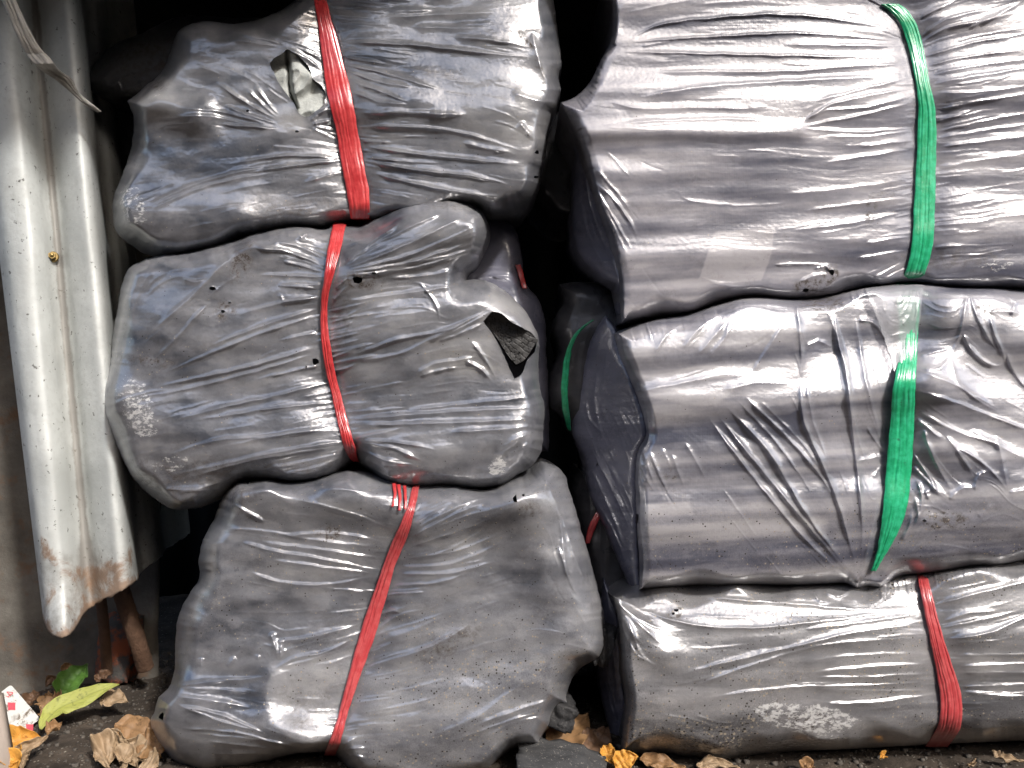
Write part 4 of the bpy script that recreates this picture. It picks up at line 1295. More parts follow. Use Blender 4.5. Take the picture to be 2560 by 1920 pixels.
# frayed end of the ribbon
for i, (pts, w) in enumerate([([(1165, 100), (1172, 150), (1158, 200)], 16), ([(1185, 105), (1192, 160), (1188, 215)], 14), ([(1210, 110), (1215, 160), (1212, 210)], 13)]):
    rows = [(y, x - w / 2 * (1 - .5 * k / 2), x + w / 2 * (1 - .5 * k / 2)) for k, (x, y) in enumerate(pts)]
    build_ribbon('ribbon_strand', rC, 'R6', rows, RED, Cb, Cb.location, 20 + i, (0, 0), lift=.005, nacross=6, pleat=.0006)
# ---- D: upper right, green ribbon
Dd = bag_root(2000, 740, .15, 'pale bag of charcoal tied with a flat green ribbon, top of the right stack')
D_out = [(95, 470), (150, 448), (190, 418), (230, 370), (262, 310), (290, 250), (322, 195), (330, 120), (326, 0), (320, -230), (900, -300), (2500, -300), (2700, 500), (2700, 1330), (2400, 1332), (2212, 1332), (2050, 1330), (1900, 1324), (1760, 1308), (1640, 1304), (1480, 1332), (1300, 1364), (1180, 1385), (1050, 1374), (900, 1374), (800, 1398), (700, 1433), (500, 1453), (430, 1466), (372, 1477), (366, 1350), (356, 1250), (330, 1150), (290, 1010), (250, 880), (215, 760), (180, 640), (130, 540)]
D_str = [('R3', p, w, h) for p, w, h in [
    ([(395, 190), (500, 132), (800, 82), (1100, 66), (1400, 97), (1600, 142), (1675, 195)], 4.5, 3), ([(400, 192), (800, 167), (1200, 152), (1680, 192)], 4, 2.6), ([(350, 235), (800, 247), (1300, 258), (1695, 267)], 4.5, 2.8),
    ([(480, 330), (800, 327), (1200, 322), (1450, 300), (1695, 290)], 7, 2.8), ([(1100, 202), (1400, 207), (1680, 212)], 6, 2.4), ([(300, 462), (420, 490), (700, 492), (1100, 502)], 9, 2.8), ([(420, 452), (700, 402), (1100, 372), (1695, 342)], 10, 3),
    ([(350, 565), (700, 545), (1000, 548), (1180, 570)], 7, 2.4), ([(1190, 572), (1300, 492), (1500, 437), (1725, 402)], 5, 3), ([(1200, 577), (1400, 542), (1725, 462)], 4.5, 2.8), ([(1200, 585), (1450, 602), (1725, 582)], 4.5, 2.4), ([(1190, 560), (1260, 520), (1500, 490), (1725, 430)], 4, 2), ([(1250, 465), (1450, 412), (1705, 352)], 5, 2.4), ([(1300, 622), (1500, 622), (1725, 592)], 4.5, 2), ([(1300, 745), (1500, 712), (1718, 682)], 5, 2), ([(1450, 672), (1715, 642)], 4, 2.2),
    ([(1200, 965), (1450, 932), (1702, 902)], 5, 2.2), ([(1150, 1052), (1400, 1022), (1702, 962)], 6, 2.4), ([(1480, 1112), (1700, 1077)], 4, 2.2), ([(1440, 1182), (1695, 1142)], 4, 2.4), ([(1060, 1212), (1200, 1207), (1320, 1214)], 4, 2.4), ([(1100, 890), (1400, 860), (1700, 820)], 9, 1.6),
    ([(235, 830), (320, 1000), (400, 1165)], 4, 3), ([(240, 825), (370, 950), (450, 1095)], 4, 2.6), ([(232, 835), (330, 1060), (380, 1180)], 4, 2.8), ([(250, 855), (350, 1020), (425, 1155)], 3.5, 2.4), ([(245, 760), (350, 880), (440, 1000)], 4, 1.8),
    ([(1740, 82), (1820, 40), (1900, 5)], 5, 3), ([(1730, 205), (1850, 132), (2000, 100), (2212, 50)], 5, 3), ([(1735, 180), (1800, 120), (1950, 60), (2100, 40)], 4.5, 2.6), ([(1740, 265), (2000, 192), (2212, 160)], 5, 2.6), ([(1760, 302), (2000, 252), (2212, 232)], 5, 2.6), ([(1780, 342), (2000, 300), (2300, 262)], 6, 2.6), ([(1790, 385), (2000, 345), (2300, 300)], 6, 2.6), ([(1800, 425), (2000, 420), (2300, 380)], 5, 2.2), ([(1810, 500), (2000, 465), (2300, 420)], 5, 2.4), ([(1810, 602), (2000, 560), (2300, 505)], 5, 2.4), ([(1810, 632), (2000, 600), (2300, 560)], 4, 2), ([(1810, 675), (2000, 650), (2300, 615)], 6, 2.4), ([(1805, 765), (2000, 735), (2300, 690)], 7, 1.8), ([(1805, 1032), (1950, 1020), (2100, 1002)], 5, 2), ([(1800, 1130), (1950, 1120)], 4, 2), ([(1800, 560), (1900, 530), (2000, 490)], 3.5, 1.8),
    ([(1480, -20), (1580, 40), (1640, 110), (1672, 180)], 3, 2.4), ([(1950, 130), (2050, 90), (2212, 0)], 6, 3.4), ([(1660, 1200), (1580, 1240), (1500, 1290)], 4, 2), ([(1250, 1230), (1310, 1215), (1345, 1260)], 4, 3), ([(1180, 1290), (1260, 1260), (1330, 1250)], 4, 2.4)]]
D_rib = [(20, 1560, 1640), (45, 1595, 1675), (75, 1625, 1698), (120, 1654, 1724), (200, 1680, 1746), (300, 1704, 1765), (400, 1721, 1784), (480, 1731, 1804), (600, 1726, 1810), (700, 1722, 1809), (800, 1716, 1806), (900, 1711, 1805), (1000, 1706, 1801), (1080, 1703, 1799), (1180, 1690, 1782), (1250, 1668, 1758), (1305, 1640, 1730)]
rD = build_relief('plastic_film', 'R3', D_out, .06, .085, 52, FILM_R, Dd, Dd.location, D_str,
                  broad=[('R3', [(380, 1170), (1000, 1160), (1700, 1100), (2500, 1050)], 70, .005), ('R3', [(150, 480), (700, 470), (1200, 470), (1700, 420), (2500, 300)], 85, .007), ('R3', [(200, 600), (700, 600), (1180, 590)], 26, .005), ('R3', [(330, 800), (900, 780), (1600, 760)], 120, .006)], dome=.001,
                  ribbons=[('R3', D_rib)], holes=[('R3', ('e', 1215, 1325, 16, 8)), ('R3', ('e', 1335, 1245, 12, 14))],
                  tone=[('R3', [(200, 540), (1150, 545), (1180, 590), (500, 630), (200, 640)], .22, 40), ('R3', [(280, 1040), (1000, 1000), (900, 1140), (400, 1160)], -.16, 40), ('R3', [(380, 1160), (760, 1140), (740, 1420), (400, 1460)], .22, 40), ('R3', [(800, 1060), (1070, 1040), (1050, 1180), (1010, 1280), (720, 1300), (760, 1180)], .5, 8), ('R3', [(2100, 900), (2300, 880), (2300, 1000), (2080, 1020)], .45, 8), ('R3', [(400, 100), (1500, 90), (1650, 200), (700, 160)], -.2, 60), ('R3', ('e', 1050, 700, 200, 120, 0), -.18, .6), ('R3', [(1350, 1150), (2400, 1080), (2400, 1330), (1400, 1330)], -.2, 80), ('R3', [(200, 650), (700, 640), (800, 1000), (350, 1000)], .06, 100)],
                  scuff=[('R3', ('e', 2090, 1215, 110, 35, -8), .7, .6), ('R3', ('e', 430, 1210, 50, 40, 0), .3, .7)],
                  dirt=[('R3', ('e', 1240, 1310, 90, 40, 0), 1.4, .6), ('R3', ('e', 1510, 960, 30, 90, 10), .9, .8), ('R3', ('e', 1330, 1250, 40, 50, 0), 1.4, .6), ('R3', ('e', 1580, 890, 50, 20, 0), .8, .7), ('R3', ('e', 1900, 1180, 300, 60, 0), .5, .8)],
                  seed=41, n_rand=240, tone0=.55, tone_amp=.26, dust=.06, stretch=6, bands=.32, left_sharp=.7, streak=.25, lowx=500, crumple=.12, jitter=.8, wr_scale=1.0, rings=((.03, 1.0), (.10, 1.005), (.20, 1.0), (.29, .95), (.31, .6)))
build_ribbon('ribbon', rD, 'R3', D_rib, GREEN, Dd, Dd.location, 7, (1, 1), pleat=.0010)
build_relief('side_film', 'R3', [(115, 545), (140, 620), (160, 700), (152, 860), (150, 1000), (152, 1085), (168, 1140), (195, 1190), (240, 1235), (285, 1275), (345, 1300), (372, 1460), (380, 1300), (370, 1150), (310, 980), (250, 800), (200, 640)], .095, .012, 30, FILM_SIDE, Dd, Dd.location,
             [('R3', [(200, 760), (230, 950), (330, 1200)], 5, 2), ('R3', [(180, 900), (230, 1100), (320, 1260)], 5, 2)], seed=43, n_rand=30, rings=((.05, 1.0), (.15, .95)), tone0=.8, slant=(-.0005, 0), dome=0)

# ---- E: middle right, green ribbon and a gathered fan of folds
E = bag_root(2000, 1470, .12, 'pale charcoal bag with folds gathered to a point beside its slanting green ribbon')
E_out = [(352, 330), (420, 300), (520, 270), (700, 235), (800, 200), (900, 170), (1300, 160), (1500, 120), (1740, 100), (1900, 112), (2212, 120), (2500, 120), (2700, 700), (2700, 1330), (2400, 1362), (2212, 1385), (2050, 1410), (1900, 1432), (1740, 1447), (1640, 1462), (1565, 1506), (1490, 1503), (1460, 1514), (1400, 1492), (1300, 1497), (1000, 1497), (820, 1500), (700, 1497), (600, 1508), (520, 1512), (450, 1512), (455, 1430), (450, 1310), (442, 1200), (440, 1110), (438, 980), (450, 870), (486, 790), (478, 740), (450, 640), (410, 530), (370, 430)]
E_str = [('R5', p, w * 1.35, h * .95) for p, w, h in [
    ([(520, 435), (590, 332), (700, 270)], 4, 2.4), ([(650, 415), (730, 310), (860, 230)], 4.5, 2.6), ([(712, 442), (780, 370), (860, 270)], 4.5, 2.6), ([(765, 450), (850, 345), (870, 260)], 4, 2), ([(970, 512), (1050, 392), (1120, 280)], 5, 2.8), ([(430, 330), (520, 310), (640, 270)], 4, 1.6), ([(470, 350), (540, 330)], 3, 1.4),
    ([(440, 602), (700, 552), (860, 522), (1000, 540)], 8, 3), ([(830, 600), (1000, 560), (1160, 570)], 8, 2.4),
    ([(762, 712), (1000, 1022), (1250, 1312), (1445, 1482)], 5.75, 5.22), ([(810, 708), (1000, 942), (1200, 1182), (1450, 1482)], 5.75, 5.22), ([(840, 660), (1050, 882), (1200, 1132), (1455, 1472)], 6.9, 5.8), ([(930, 620), (1150, 832), (1300, 1012), (1360, 1120)], 5.75, 4.35), ([(900, 640), (1100, 860), (1250, 1080)], 4, 2.4), ([(1000, 640), (1200, 840), (1320, 1010)], 4, 2),
    ([(1190, 540), (1200, 702), (1300, 952), (1345, 1062), (1420, 1302), (1452, 1452)], 5.75, 5.8), ([(1300, 200), (1385, 442), (1432, 802), (1472, 1202), (1468, 1450)], 5.75, 6.38), ([(1170, 190), (1190, 352), (1195, 542)], 5, 3.6), ([(1340, 240), (1370, 402), (1400, 560)], 4, 2.6), ([(1440, 250), (1480, 502), (1570, 852)], 5, 3.6), ([(1450, 280), (1520, 285), (1560, 320)], 4, 3), ([(1530, 282), (1600, 400), (1645, 560)], 5, 3.4), ([(1490, 760), (1560, 860), (1590, 900)], 4, 2.6), ([(1215, 400), (1270, 370), (1330, 400)], 4, 3), ([(1220, 560), (1240, 700), (1320, 930)], 4, 2.6), ([(1400, 560), (1440, 760), (1500, 960)], 6, 2.6),
    ([(1440, 922), (1520, 905), (1600, 890)], 4.5, 2.8), ([(1550, 1102), (1500, 1302), (1472, 1452)], 4, 2.4), ([(1520, 1000), (1560, 940), (1590, 910)], 3.5, 2),
    ([(435, 852), (480, 982), (522, 1062)], 4.5, 3.2), ([(465, 862), (500, 960), (525, 1030)], 4, 2.6), ([(500, 872), (545, 980), (592, 1072)], 4.5, 3), ([(600, 882), (630, 960), (662, 1042)], 5, 2.2), ([(450, 900), (460, 1000), (490, 1060)], 4, 2.6), ([(660, 830), (720, 930), (760, 1000)], 4, 1.6), ([(560, 860), (600, 950)], 4, 1.8),
    ([(1715, 592), (1900, 652), (2212, 770), (2400, 830)], 7, 4), ([(1722, 682), (1900, 782), (2212, 862)], 6, 3), ([(1722, 502), (1900, 572), (2110, 692)], 6, 3), ([(1750, 762), (1800, 902), (1880, 1052)], 6, 4), ([(1700, 932), (1800, 1042), (1870, 1102)], 5, 3), ([(1720, 720), (1800, 790), (1860, 830)], 5, 2.6), ([(1700, 880), (1760, 960), (1830, 1090)], 4, 3),
    ([(1930, 322), (1990, 432), (2090, 482), (2135, 470)], 5, 4.4), ([(1950, 152), (1925, 322), (1880, 442)], 5, 4), ([(2050, 252), (2090, 362), (2132, 470)], 5, 4), ([(1740, 492), (1830, 494), (1885, 430)], 4.5, 3.6), ([(1730, 440), (1800, 420), (1880, 400)], 4, 2.6), ([(1880, 440), (1900, 540), (2000, 640), (2110, 700)], 5, 3), ([(2050, 240), (2120, 232), (2212, 250)], 4.5, 3), ([(2160, 260), (2170, 200), (2240, 170)], 5, 4), ([(2130, 420), (2200, 560), (2300, 640)], 6, 3.4), ([(1960, 150), (2000, 260), (2090, 420)], 4, 3),
    ([(1850, 800), (1950, 930), (1990, 1010)], 6, 3.4), ([(2085, 800), (2110, 902), (2140, 1062)], 6, 3.6), ([(1990, 1060), (2010, 980), (2060, 960)], 5, 3.4), ([(2140, 1062), (2212, 1052), (2300, 1000)], 5, 3), ([(1900, 850), (2060, 960), (2140, 1060)], 5, 3), ([(1960, 770), (2100, 850), (2300, 940)], 7, 3.4), ([(1720, 1000), (1745, 1080), (1740, 1160)], 4, 3), ([(1760, 1050), (1780, 1100)], 4, 3), ([(1710, 1080), (1730, 1180), (1700, 1240)], 4, 2.6), ([(1650, 1290), (1690, 1220), (1700, 1130)], 4, 2.4), ([(1870, 1100), (1940, 1040), (2000, 1050)], 5, 3), ([(2000, 1180), (2080, 1110)], 6, 2)]]
E_rib = [(95, 1622, 1740), (200, 1632, 1735), (320, 1640, 1726), (450, 1640, 1722), (520, 1625, 1716), (600, 1610, 1713), (700, 1604, 1709), (800, 1595, 1706), (900, 1586, 1701), (1000, 1578, 1692), (1100, 1570, 1682), (1180, 1562, 1662), (1250, 1553, 1632), (1320, 1543, 1594), (1380, 1526, 1556), (1420, 1512, 1534)]
rE = build_relief('plastic_film', 'R5', E_out, .05, .088, 52, FILM_E, E, E.location, E_str,
                  broad=[('R5', [(460, 660), (800, 630), (1300, 640), (1800, 560)], 75, .016), ('R5', [(480, 950), (900, 900), (1300, 900)], 70, .010), ('R5', [(450, 1190), (1000, 1140), (1500, 1140), (2300, 1150)], 75, .014), ('R5', [(460, 1400), (900, 1390), (1300, 1370), (2300, 1280)], 75, .006), ('R5', [(380, 420), (800, 380), (1150, 360)], 70, .012), ('R5', [(1750, 560), (2000, 660), (2400, 780)], 60, .012), ('R5', [(1800, 820), (2050, 930), (2300, 1000)], 80, .016), ('R5', [(1900, 250), (2150, 330), (2400, 380)], 70, .014)],
                  ribbons=[('R5', E_rib)], holes=[('R5', ('e', 436, 1185, 12, 40)), ('R5', ('e', 1757, 1192, 10, 6))],
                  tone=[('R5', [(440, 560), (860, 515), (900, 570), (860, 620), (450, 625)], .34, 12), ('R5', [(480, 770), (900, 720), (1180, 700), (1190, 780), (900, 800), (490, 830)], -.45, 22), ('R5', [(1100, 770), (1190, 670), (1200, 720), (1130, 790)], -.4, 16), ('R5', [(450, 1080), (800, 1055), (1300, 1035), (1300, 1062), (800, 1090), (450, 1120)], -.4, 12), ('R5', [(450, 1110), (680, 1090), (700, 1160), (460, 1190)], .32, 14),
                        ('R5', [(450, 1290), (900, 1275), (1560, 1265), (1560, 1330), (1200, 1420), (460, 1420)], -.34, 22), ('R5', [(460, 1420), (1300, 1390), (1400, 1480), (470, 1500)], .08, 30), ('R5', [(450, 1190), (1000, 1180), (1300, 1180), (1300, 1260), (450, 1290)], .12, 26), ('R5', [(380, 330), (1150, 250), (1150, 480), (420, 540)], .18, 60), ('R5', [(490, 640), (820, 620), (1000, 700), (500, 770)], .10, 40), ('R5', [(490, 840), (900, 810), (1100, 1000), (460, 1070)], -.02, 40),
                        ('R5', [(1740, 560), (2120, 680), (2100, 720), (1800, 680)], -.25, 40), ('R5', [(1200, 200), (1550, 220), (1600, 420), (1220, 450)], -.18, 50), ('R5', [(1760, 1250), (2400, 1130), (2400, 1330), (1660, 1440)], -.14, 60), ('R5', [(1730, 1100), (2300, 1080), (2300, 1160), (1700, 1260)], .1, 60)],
                  dirt=[('R5', ('e', 600, 980, 40, 30, 0), 1.0, .7), ('R5', ('e', 620, 1070, 50, 25, 0), 1.0, .7), ('R5', ('e', 1850, 1190, 130, 50, 0), 1.2, .7), ('R5', ('e', 1300, 200, 130, 50, 0), .9, .7), ('R5', ('e', 2030, 230, 70, 40, 0), .9, .7), ('R5', ('e', 540, 1480, 130, 30, 0), .5, .8), ('R5', ('e', 1450, 1470, 60, 40, 0), .6, .8)],
                  dust=.12, dust_ops=[('R5', [(450, 1150), (2300, 1100), (2300, 1420), (450, 1510)], .4, 60)],
                  seed=51, n_rand=150, tone0=.56, tone_amp=.17, stretch=6, bands=.42, left_sharp=.75, wr_scale=1.15, crumple=.16, streak=.1, lowx=500, jitter=.8)
build_ribbon('ribbon', rE, 'R5', E_rib, GREEN, E, E.location, 8, (1, 1), lift=.004, pleat=.0012)
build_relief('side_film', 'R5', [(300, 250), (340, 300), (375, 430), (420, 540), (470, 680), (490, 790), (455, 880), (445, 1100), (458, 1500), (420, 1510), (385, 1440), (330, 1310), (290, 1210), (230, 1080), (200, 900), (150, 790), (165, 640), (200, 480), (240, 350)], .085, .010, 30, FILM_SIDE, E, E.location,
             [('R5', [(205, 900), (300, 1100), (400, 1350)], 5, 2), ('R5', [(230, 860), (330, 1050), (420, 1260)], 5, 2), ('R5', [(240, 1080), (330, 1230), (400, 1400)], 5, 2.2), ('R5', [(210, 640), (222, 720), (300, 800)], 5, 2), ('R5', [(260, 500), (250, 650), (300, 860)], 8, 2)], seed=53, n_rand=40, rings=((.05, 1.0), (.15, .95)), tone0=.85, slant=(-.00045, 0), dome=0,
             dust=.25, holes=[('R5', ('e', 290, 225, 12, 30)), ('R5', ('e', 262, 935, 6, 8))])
# clear flap lying over the ribbon
fl = build_relief('loose_flap', 'R5', [(1485, 130), (1560, 118), (1750, 112), (1746, 190), (1738, 250), (1726, 330), (1708, 430), (1676, 520), (1642, 602), (1628, 540), (1612, 480), (1580, 380), (1545, 280)], 0.0, .016, 40, FILM_CLEAR, E, E.location,
                  [('R5', [(1500, 150), (1560, 300), (1640, 590)], 4, 2), ('R5', [(1740, 130), (1725, 320), (1645, 595)], 4, 2), ('R5', [(1660, 300), (1690, 250)], 4, 2), ('R5', [(1600, 350), (1680, 330)], 4, 1.5)], seed=55, n_rand=20, rings=None, tone0=.5, dome=0, cinch=0, step=2.0, follow=(rE, .0085))

# ---- F: lower right, red ribbon
F = bag_root(2000, 1860, .12, 'silvery dusty bag of charcoal tied with a red ribbon, bottom of the right stack')
F_out = [(248, 265), (300, 235), (420, 205), (700, 190), (1100, 190), (1500, 180), (1740, 140), (2212, 70), (2600, 20), (2800, 500), (2800, 930), (2400, 948), (2212, 957), (2000, 966), (1750, 978), (1500, 993), (1350, 1000), (1200, 1008), (1000, 1022), (850, 1040), (760, 1056), (680, 1050), (600, 1038), (450, 1022), (400, 1030), (330, 1018), (288, 1016), (292, 960), (298, 900), (312, 770), (302, 690), (292, 600), (285, 500), (270, 350)]
F_str = [('R7', p, w, h) for p, w, h in [
    ([(460, 235), (700, 272), (1100, 302), (1500, 332), (1725, 320)], 6, 3.4), ([(330, 312), (500, 372), (700, 412), (950, 417), (1200, 392), (1725, 322)], 6, 3.2), ([(250, 272), (350, 372), (490, 505)], 10, 4), ([(255, 280), (330, 400), (400, 560), (470, 600)], 7, 3), ([(270, 300), (420, 400), (520, 440)], 5, 2.4), ([(250, 170), (290, 200), (300, 260)], 5, 3),
    ([(560, 642), (800, 582), (1100, 512), (1400, 442), (1750, 400)], 8, 3), ([(620, 702), (900, 602), (1200, 512), (1745, 468)], 7, 3), ([(1200, 632), (1500, 602), (1790, 590)], 6, 2.6), ([(1200, 655), (1500, 652), (1800, 632)], 5, 2.6), ([(700, 752), (1100, 702), (1500, 692), (1805, 672)], 6, 2.8), ([(1250, 782), (1500, 772), (1790, 732)], 5, 2.8), ([(1200, 705), (1500, 720), (1800, 716)], 4, 1.8), ([(1300, 560), (1500, 545), (1780, 545)], 7, 2), ([(1150, 430), (1450, 390), (1740, 350)], 6, 2.2), ([(1200, 240), (1240, 290), (1300, 290)], 5, 4), ([(1240, 235), (1330, 270), (1400, 230)], 5, 3.4),
    ([(900, 992), (1200, 952), (1500, 935), (1765, 920)], 8, 2.4), ([(280, 490), (330, 600), (352, 675)], 6, 3.4), ([(290, 360), (340, 440), (400, 505)], 6, 2.6), ([(300, 420), (380, 560), (480, 600)], 6, 2.4), ([(270, 520), (310, 640)], 5, 2.6),
    ([(1790, 310), (2000, 252), (2212, 200), (2400, 160)], 8, 3.6), ([(1850, 472), (2050, 442), (2212, 372), (2400, 320)], 7, 3), ([(1870, 552), (2100, 548), (2400, 548)], 6, 2.6), ([(1890, 602), (2212, 590), (2400, 585)], 6, 2.4), ([(1890, 632), (2212, 632), (2400, 628)], 6, 2.6), ([(1900, 702), (2212, 690), (2400, 680)], 6, 2.8), ([(1910, 722), (2050, 738), (2300, 748)], 5, 2.4), ([(1920, 902), (2100, 892), (2400, 880)], 6, 2.2), ([(1820, 390), (1950, 350), (2100, 340)], 5, 2), ([(1800, 420), (1950, 395), (2212, 330)], 4, 2),
    ([(1750, 160), (1900, 150), (2100, 120)], 6, 2.4), ([(480, 830), (600, 850), (760, 900)], 4, 1.4), ([(640, 830), (760, 870), (860, 860)], 4, 1.4), ([(500, 860), (650, 890)], 4, 1.2)]]
F_rib = [(120, 1690, 1735), (175, 1704, 1750), (250, 1720, 1770), (320, 1734, 1786), (400, 1750, 1806), (500, 1770, 1836), (600, 1790, 1868), (700, 1808, 1904), (780, 1816, 1916), (850, 1811, 1916), (900, 1796, 1906), (940, 1770, 1882), (985, 1740, 1845)]
rF = build_relief('plastic_film', 'R7', F_out, .055, .085, 75, FILM_F, F, F.location, F_str,
                  broad=[('R7', [(280, 640), (700, 660), (1300, 560), (2400, 480)], 120, .016), ('R7', [(300, 850), (900, 880), (1800, 850), (2400, 820)], 80, .010), ('R7', [(350, 280), (900, 240), (1600, 250)], 50, -.012), ('R7', [(260, 300), (350, 420), (500, 540)], 40, .008)],
                  ribbons=[('R7', F_rib)], holes=[('R7', ('e', 555, 335, 14, 7)), ('R7', ('e', 540, 352, 8, 6))],
                  tone=[('R7', [(320, 300), (1700, 330), (1200, 480), (600, 600), (350, 450)], -.10, 100), ('R7', [(300, 850), (900, 880), (900, 1040), (300, 1010)], -.18, 80), ('R7', [(1900, 750), (2400, 750), (2400, 900), (1900, 890)], -.3, 60), ('R7', [(350, 560), (1200, 520), (1700, 480), (1700, 720), (400, 760)], .12, 120)],
                  scuff=[('R7', ('e', 1190, 850, 290, 85, 6), .95, .55), ('R7', ('e', 1000, 810, 90, 40, 0), .7, .6), ('R7', ('e', 1150, 965, 260, 30, -6), .8, .6)],
                  dirt=[('R7', ('e', 550, 345, 50, 35, -20), 1.4, .7), ('R7', ('e', 1180, 860, 150, 60, 0), 1.1, .7), ('R7', ('e', 720, 980, 160, 60, -10), .9, .8), ('R7', [(300, 960), (800, 980), (780, 1050), (300, 1020)], .6, 40), ('R7', ('e', 1110, 640, 60, 40, 0), .6, .8)],
                  dust=.95, dust_ops=[('R7', [(290, 850), (900, 880), (900, 1050), (300, 1020)], .9, 60)],
                  seed=61, n_rand=110, tone0=.55, tone_amp=.22, stretch=5, bands=.12, left_sharp=.75, wr_scale=1.05, crumple=.14, streak=.25, lowx=500, jitter=.8)
build_ribbon('ribbon', rF, 'R7', F_rib, RED_DULL, F, F.location, 9, (1, 1), lift=.004, pleat=.0016)
build_relief('side_film', 'R7', [(205, 180), (245, 255), (275, 350), (290, 500), (300, 680), (312, 760), (298, 900), (285, 1000), (255, 968), (228, 880), (200, 780), (180, 600), (190, 400)], .09, .01, 30, FILM_SIDE, F, F.location,
             [('R7', [(215, 200), (235, 400), (260, 650)], 6, 2), ('R7', [(200, 640), (240, 800), (270, 950)], 6, 2)], seed=63, n_rand=30, rings=((.05, 1.0), (.15, .95)), tone0=.7, slant=(-.0005, 0), dome=0, dust=.2)

# ---- bags of the row behind, seen in the gap
G1 = bag_root(1330, 1000, .35, 'dark bag of charcoal in the row behind, right of the torn middle left bag')
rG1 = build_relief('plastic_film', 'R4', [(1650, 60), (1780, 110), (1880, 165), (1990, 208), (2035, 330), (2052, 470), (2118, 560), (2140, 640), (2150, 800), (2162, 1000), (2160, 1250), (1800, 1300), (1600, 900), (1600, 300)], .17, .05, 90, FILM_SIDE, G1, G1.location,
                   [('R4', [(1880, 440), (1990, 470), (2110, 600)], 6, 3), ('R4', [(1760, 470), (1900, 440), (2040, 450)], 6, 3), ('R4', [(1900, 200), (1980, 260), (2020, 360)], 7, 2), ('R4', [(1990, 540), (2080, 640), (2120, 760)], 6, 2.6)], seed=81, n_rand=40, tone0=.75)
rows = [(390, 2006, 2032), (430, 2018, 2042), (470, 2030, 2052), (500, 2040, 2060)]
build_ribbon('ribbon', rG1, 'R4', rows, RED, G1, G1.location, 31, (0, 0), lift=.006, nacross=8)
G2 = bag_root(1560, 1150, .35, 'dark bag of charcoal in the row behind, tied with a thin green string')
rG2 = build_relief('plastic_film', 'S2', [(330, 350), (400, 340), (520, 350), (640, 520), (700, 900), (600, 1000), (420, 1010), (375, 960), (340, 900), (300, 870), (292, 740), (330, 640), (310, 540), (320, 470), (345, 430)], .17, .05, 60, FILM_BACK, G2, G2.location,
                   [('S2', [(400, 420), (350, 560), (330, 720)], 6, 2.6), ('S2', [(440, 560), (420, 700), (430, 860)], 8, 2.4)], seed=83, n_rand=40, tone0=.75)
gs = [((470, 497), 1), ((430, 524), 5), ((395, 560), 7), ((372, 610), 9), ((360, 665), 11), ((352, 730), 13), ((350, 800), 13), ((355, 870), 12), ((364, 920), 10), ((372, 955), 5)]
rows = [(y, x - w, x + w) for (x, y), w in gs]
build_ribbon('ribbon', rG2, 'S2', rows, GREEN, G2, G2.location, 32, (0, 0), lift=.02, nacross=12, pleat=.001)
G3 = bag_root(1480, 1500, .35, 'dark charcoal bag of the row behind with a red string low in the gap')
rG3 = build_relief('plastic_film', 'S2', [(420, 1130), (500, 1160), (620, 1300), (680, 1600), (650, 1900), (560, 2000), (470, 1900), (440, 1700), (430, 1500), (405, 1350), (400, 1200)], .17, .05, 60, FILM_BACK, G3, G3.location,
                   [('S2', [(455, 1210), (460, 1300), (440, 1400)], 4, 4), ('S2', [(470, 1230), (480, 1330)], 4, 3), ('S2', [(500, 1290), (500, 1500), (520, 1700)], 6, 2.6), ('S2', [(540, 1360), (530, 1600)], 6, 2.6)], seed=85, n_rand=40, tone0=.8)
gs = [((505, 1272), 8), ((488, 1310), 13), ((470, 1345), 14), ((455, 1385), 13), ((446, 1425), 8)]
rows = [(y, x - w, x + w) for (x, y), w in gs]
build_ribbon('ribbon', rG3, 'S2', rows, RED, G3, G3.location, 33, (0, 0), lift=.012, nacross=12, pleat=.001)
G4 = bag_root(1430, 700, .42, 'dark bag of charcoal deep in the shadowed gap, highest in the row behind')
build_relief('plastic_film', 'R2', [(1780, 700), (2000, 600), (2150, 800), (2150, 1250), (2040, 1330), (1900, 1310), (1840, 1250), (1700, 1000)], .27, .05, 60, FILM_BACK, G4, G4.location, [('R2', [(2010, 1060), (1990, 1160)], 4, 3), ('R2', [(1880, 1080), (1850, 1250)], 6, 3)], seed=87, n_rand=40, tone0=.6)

# ------------------------------------------------------------------ loose coal, leaves, card, grit
def on_ground(crop, x, y, up=0.0):
    a = cv(crop, [(x, y)])[0]
    return ground_pt(a[0], a[1], up)


bm = bmesh.new()
bmesh.ops.create_cube(bm, size=2)
bmesh.ops.subdivide_edges(bm, edges=bm.edges[:], cuts=14, use_grid_fill=True)
for v in bm.verts:
    p = v.co.copy()
    q_ = Vector((p.x * .053, p.y * .030, p.z * .019))
    q_ += p.normalized() * (.004 * float(fbm(p.x * 2.2 + p.z, p.y * 2 - p.z, 3, 4)))
    if p.x > .2: q_.z -= (p.x - .2) * .012
    if p.x > .5: q_.z -= (p.x - .5) * .014
    v.co = q_
ch = bm_obj('charcoal_piece', bm, DUSTY, None, P(1405, 1924, -.045))
ch.rotation_euler = (math.radians(8), math.radians(4), math.radians(-4))
tag(ch, 'loose dark charcoal slab lying on the soil in front of the dusty left bag', 'charcoal')
pc = P(1402, 1778, .005)
rock('charcoal_piece', pc, (.016, .02, .014), CHAR, 'charcoal lump poking out of the torn corner of the dusty bottom left bag', 'charcoal', 5, 0.4, .5)
pc = P(1508, 1610, .02)
rock('charcoal_piece', pc, (.010, .02, .022), CHAR, 'black charcoal sliver at the right edge of the dusty bottom left bag', 'charcoal', 6, 0.25, .5)


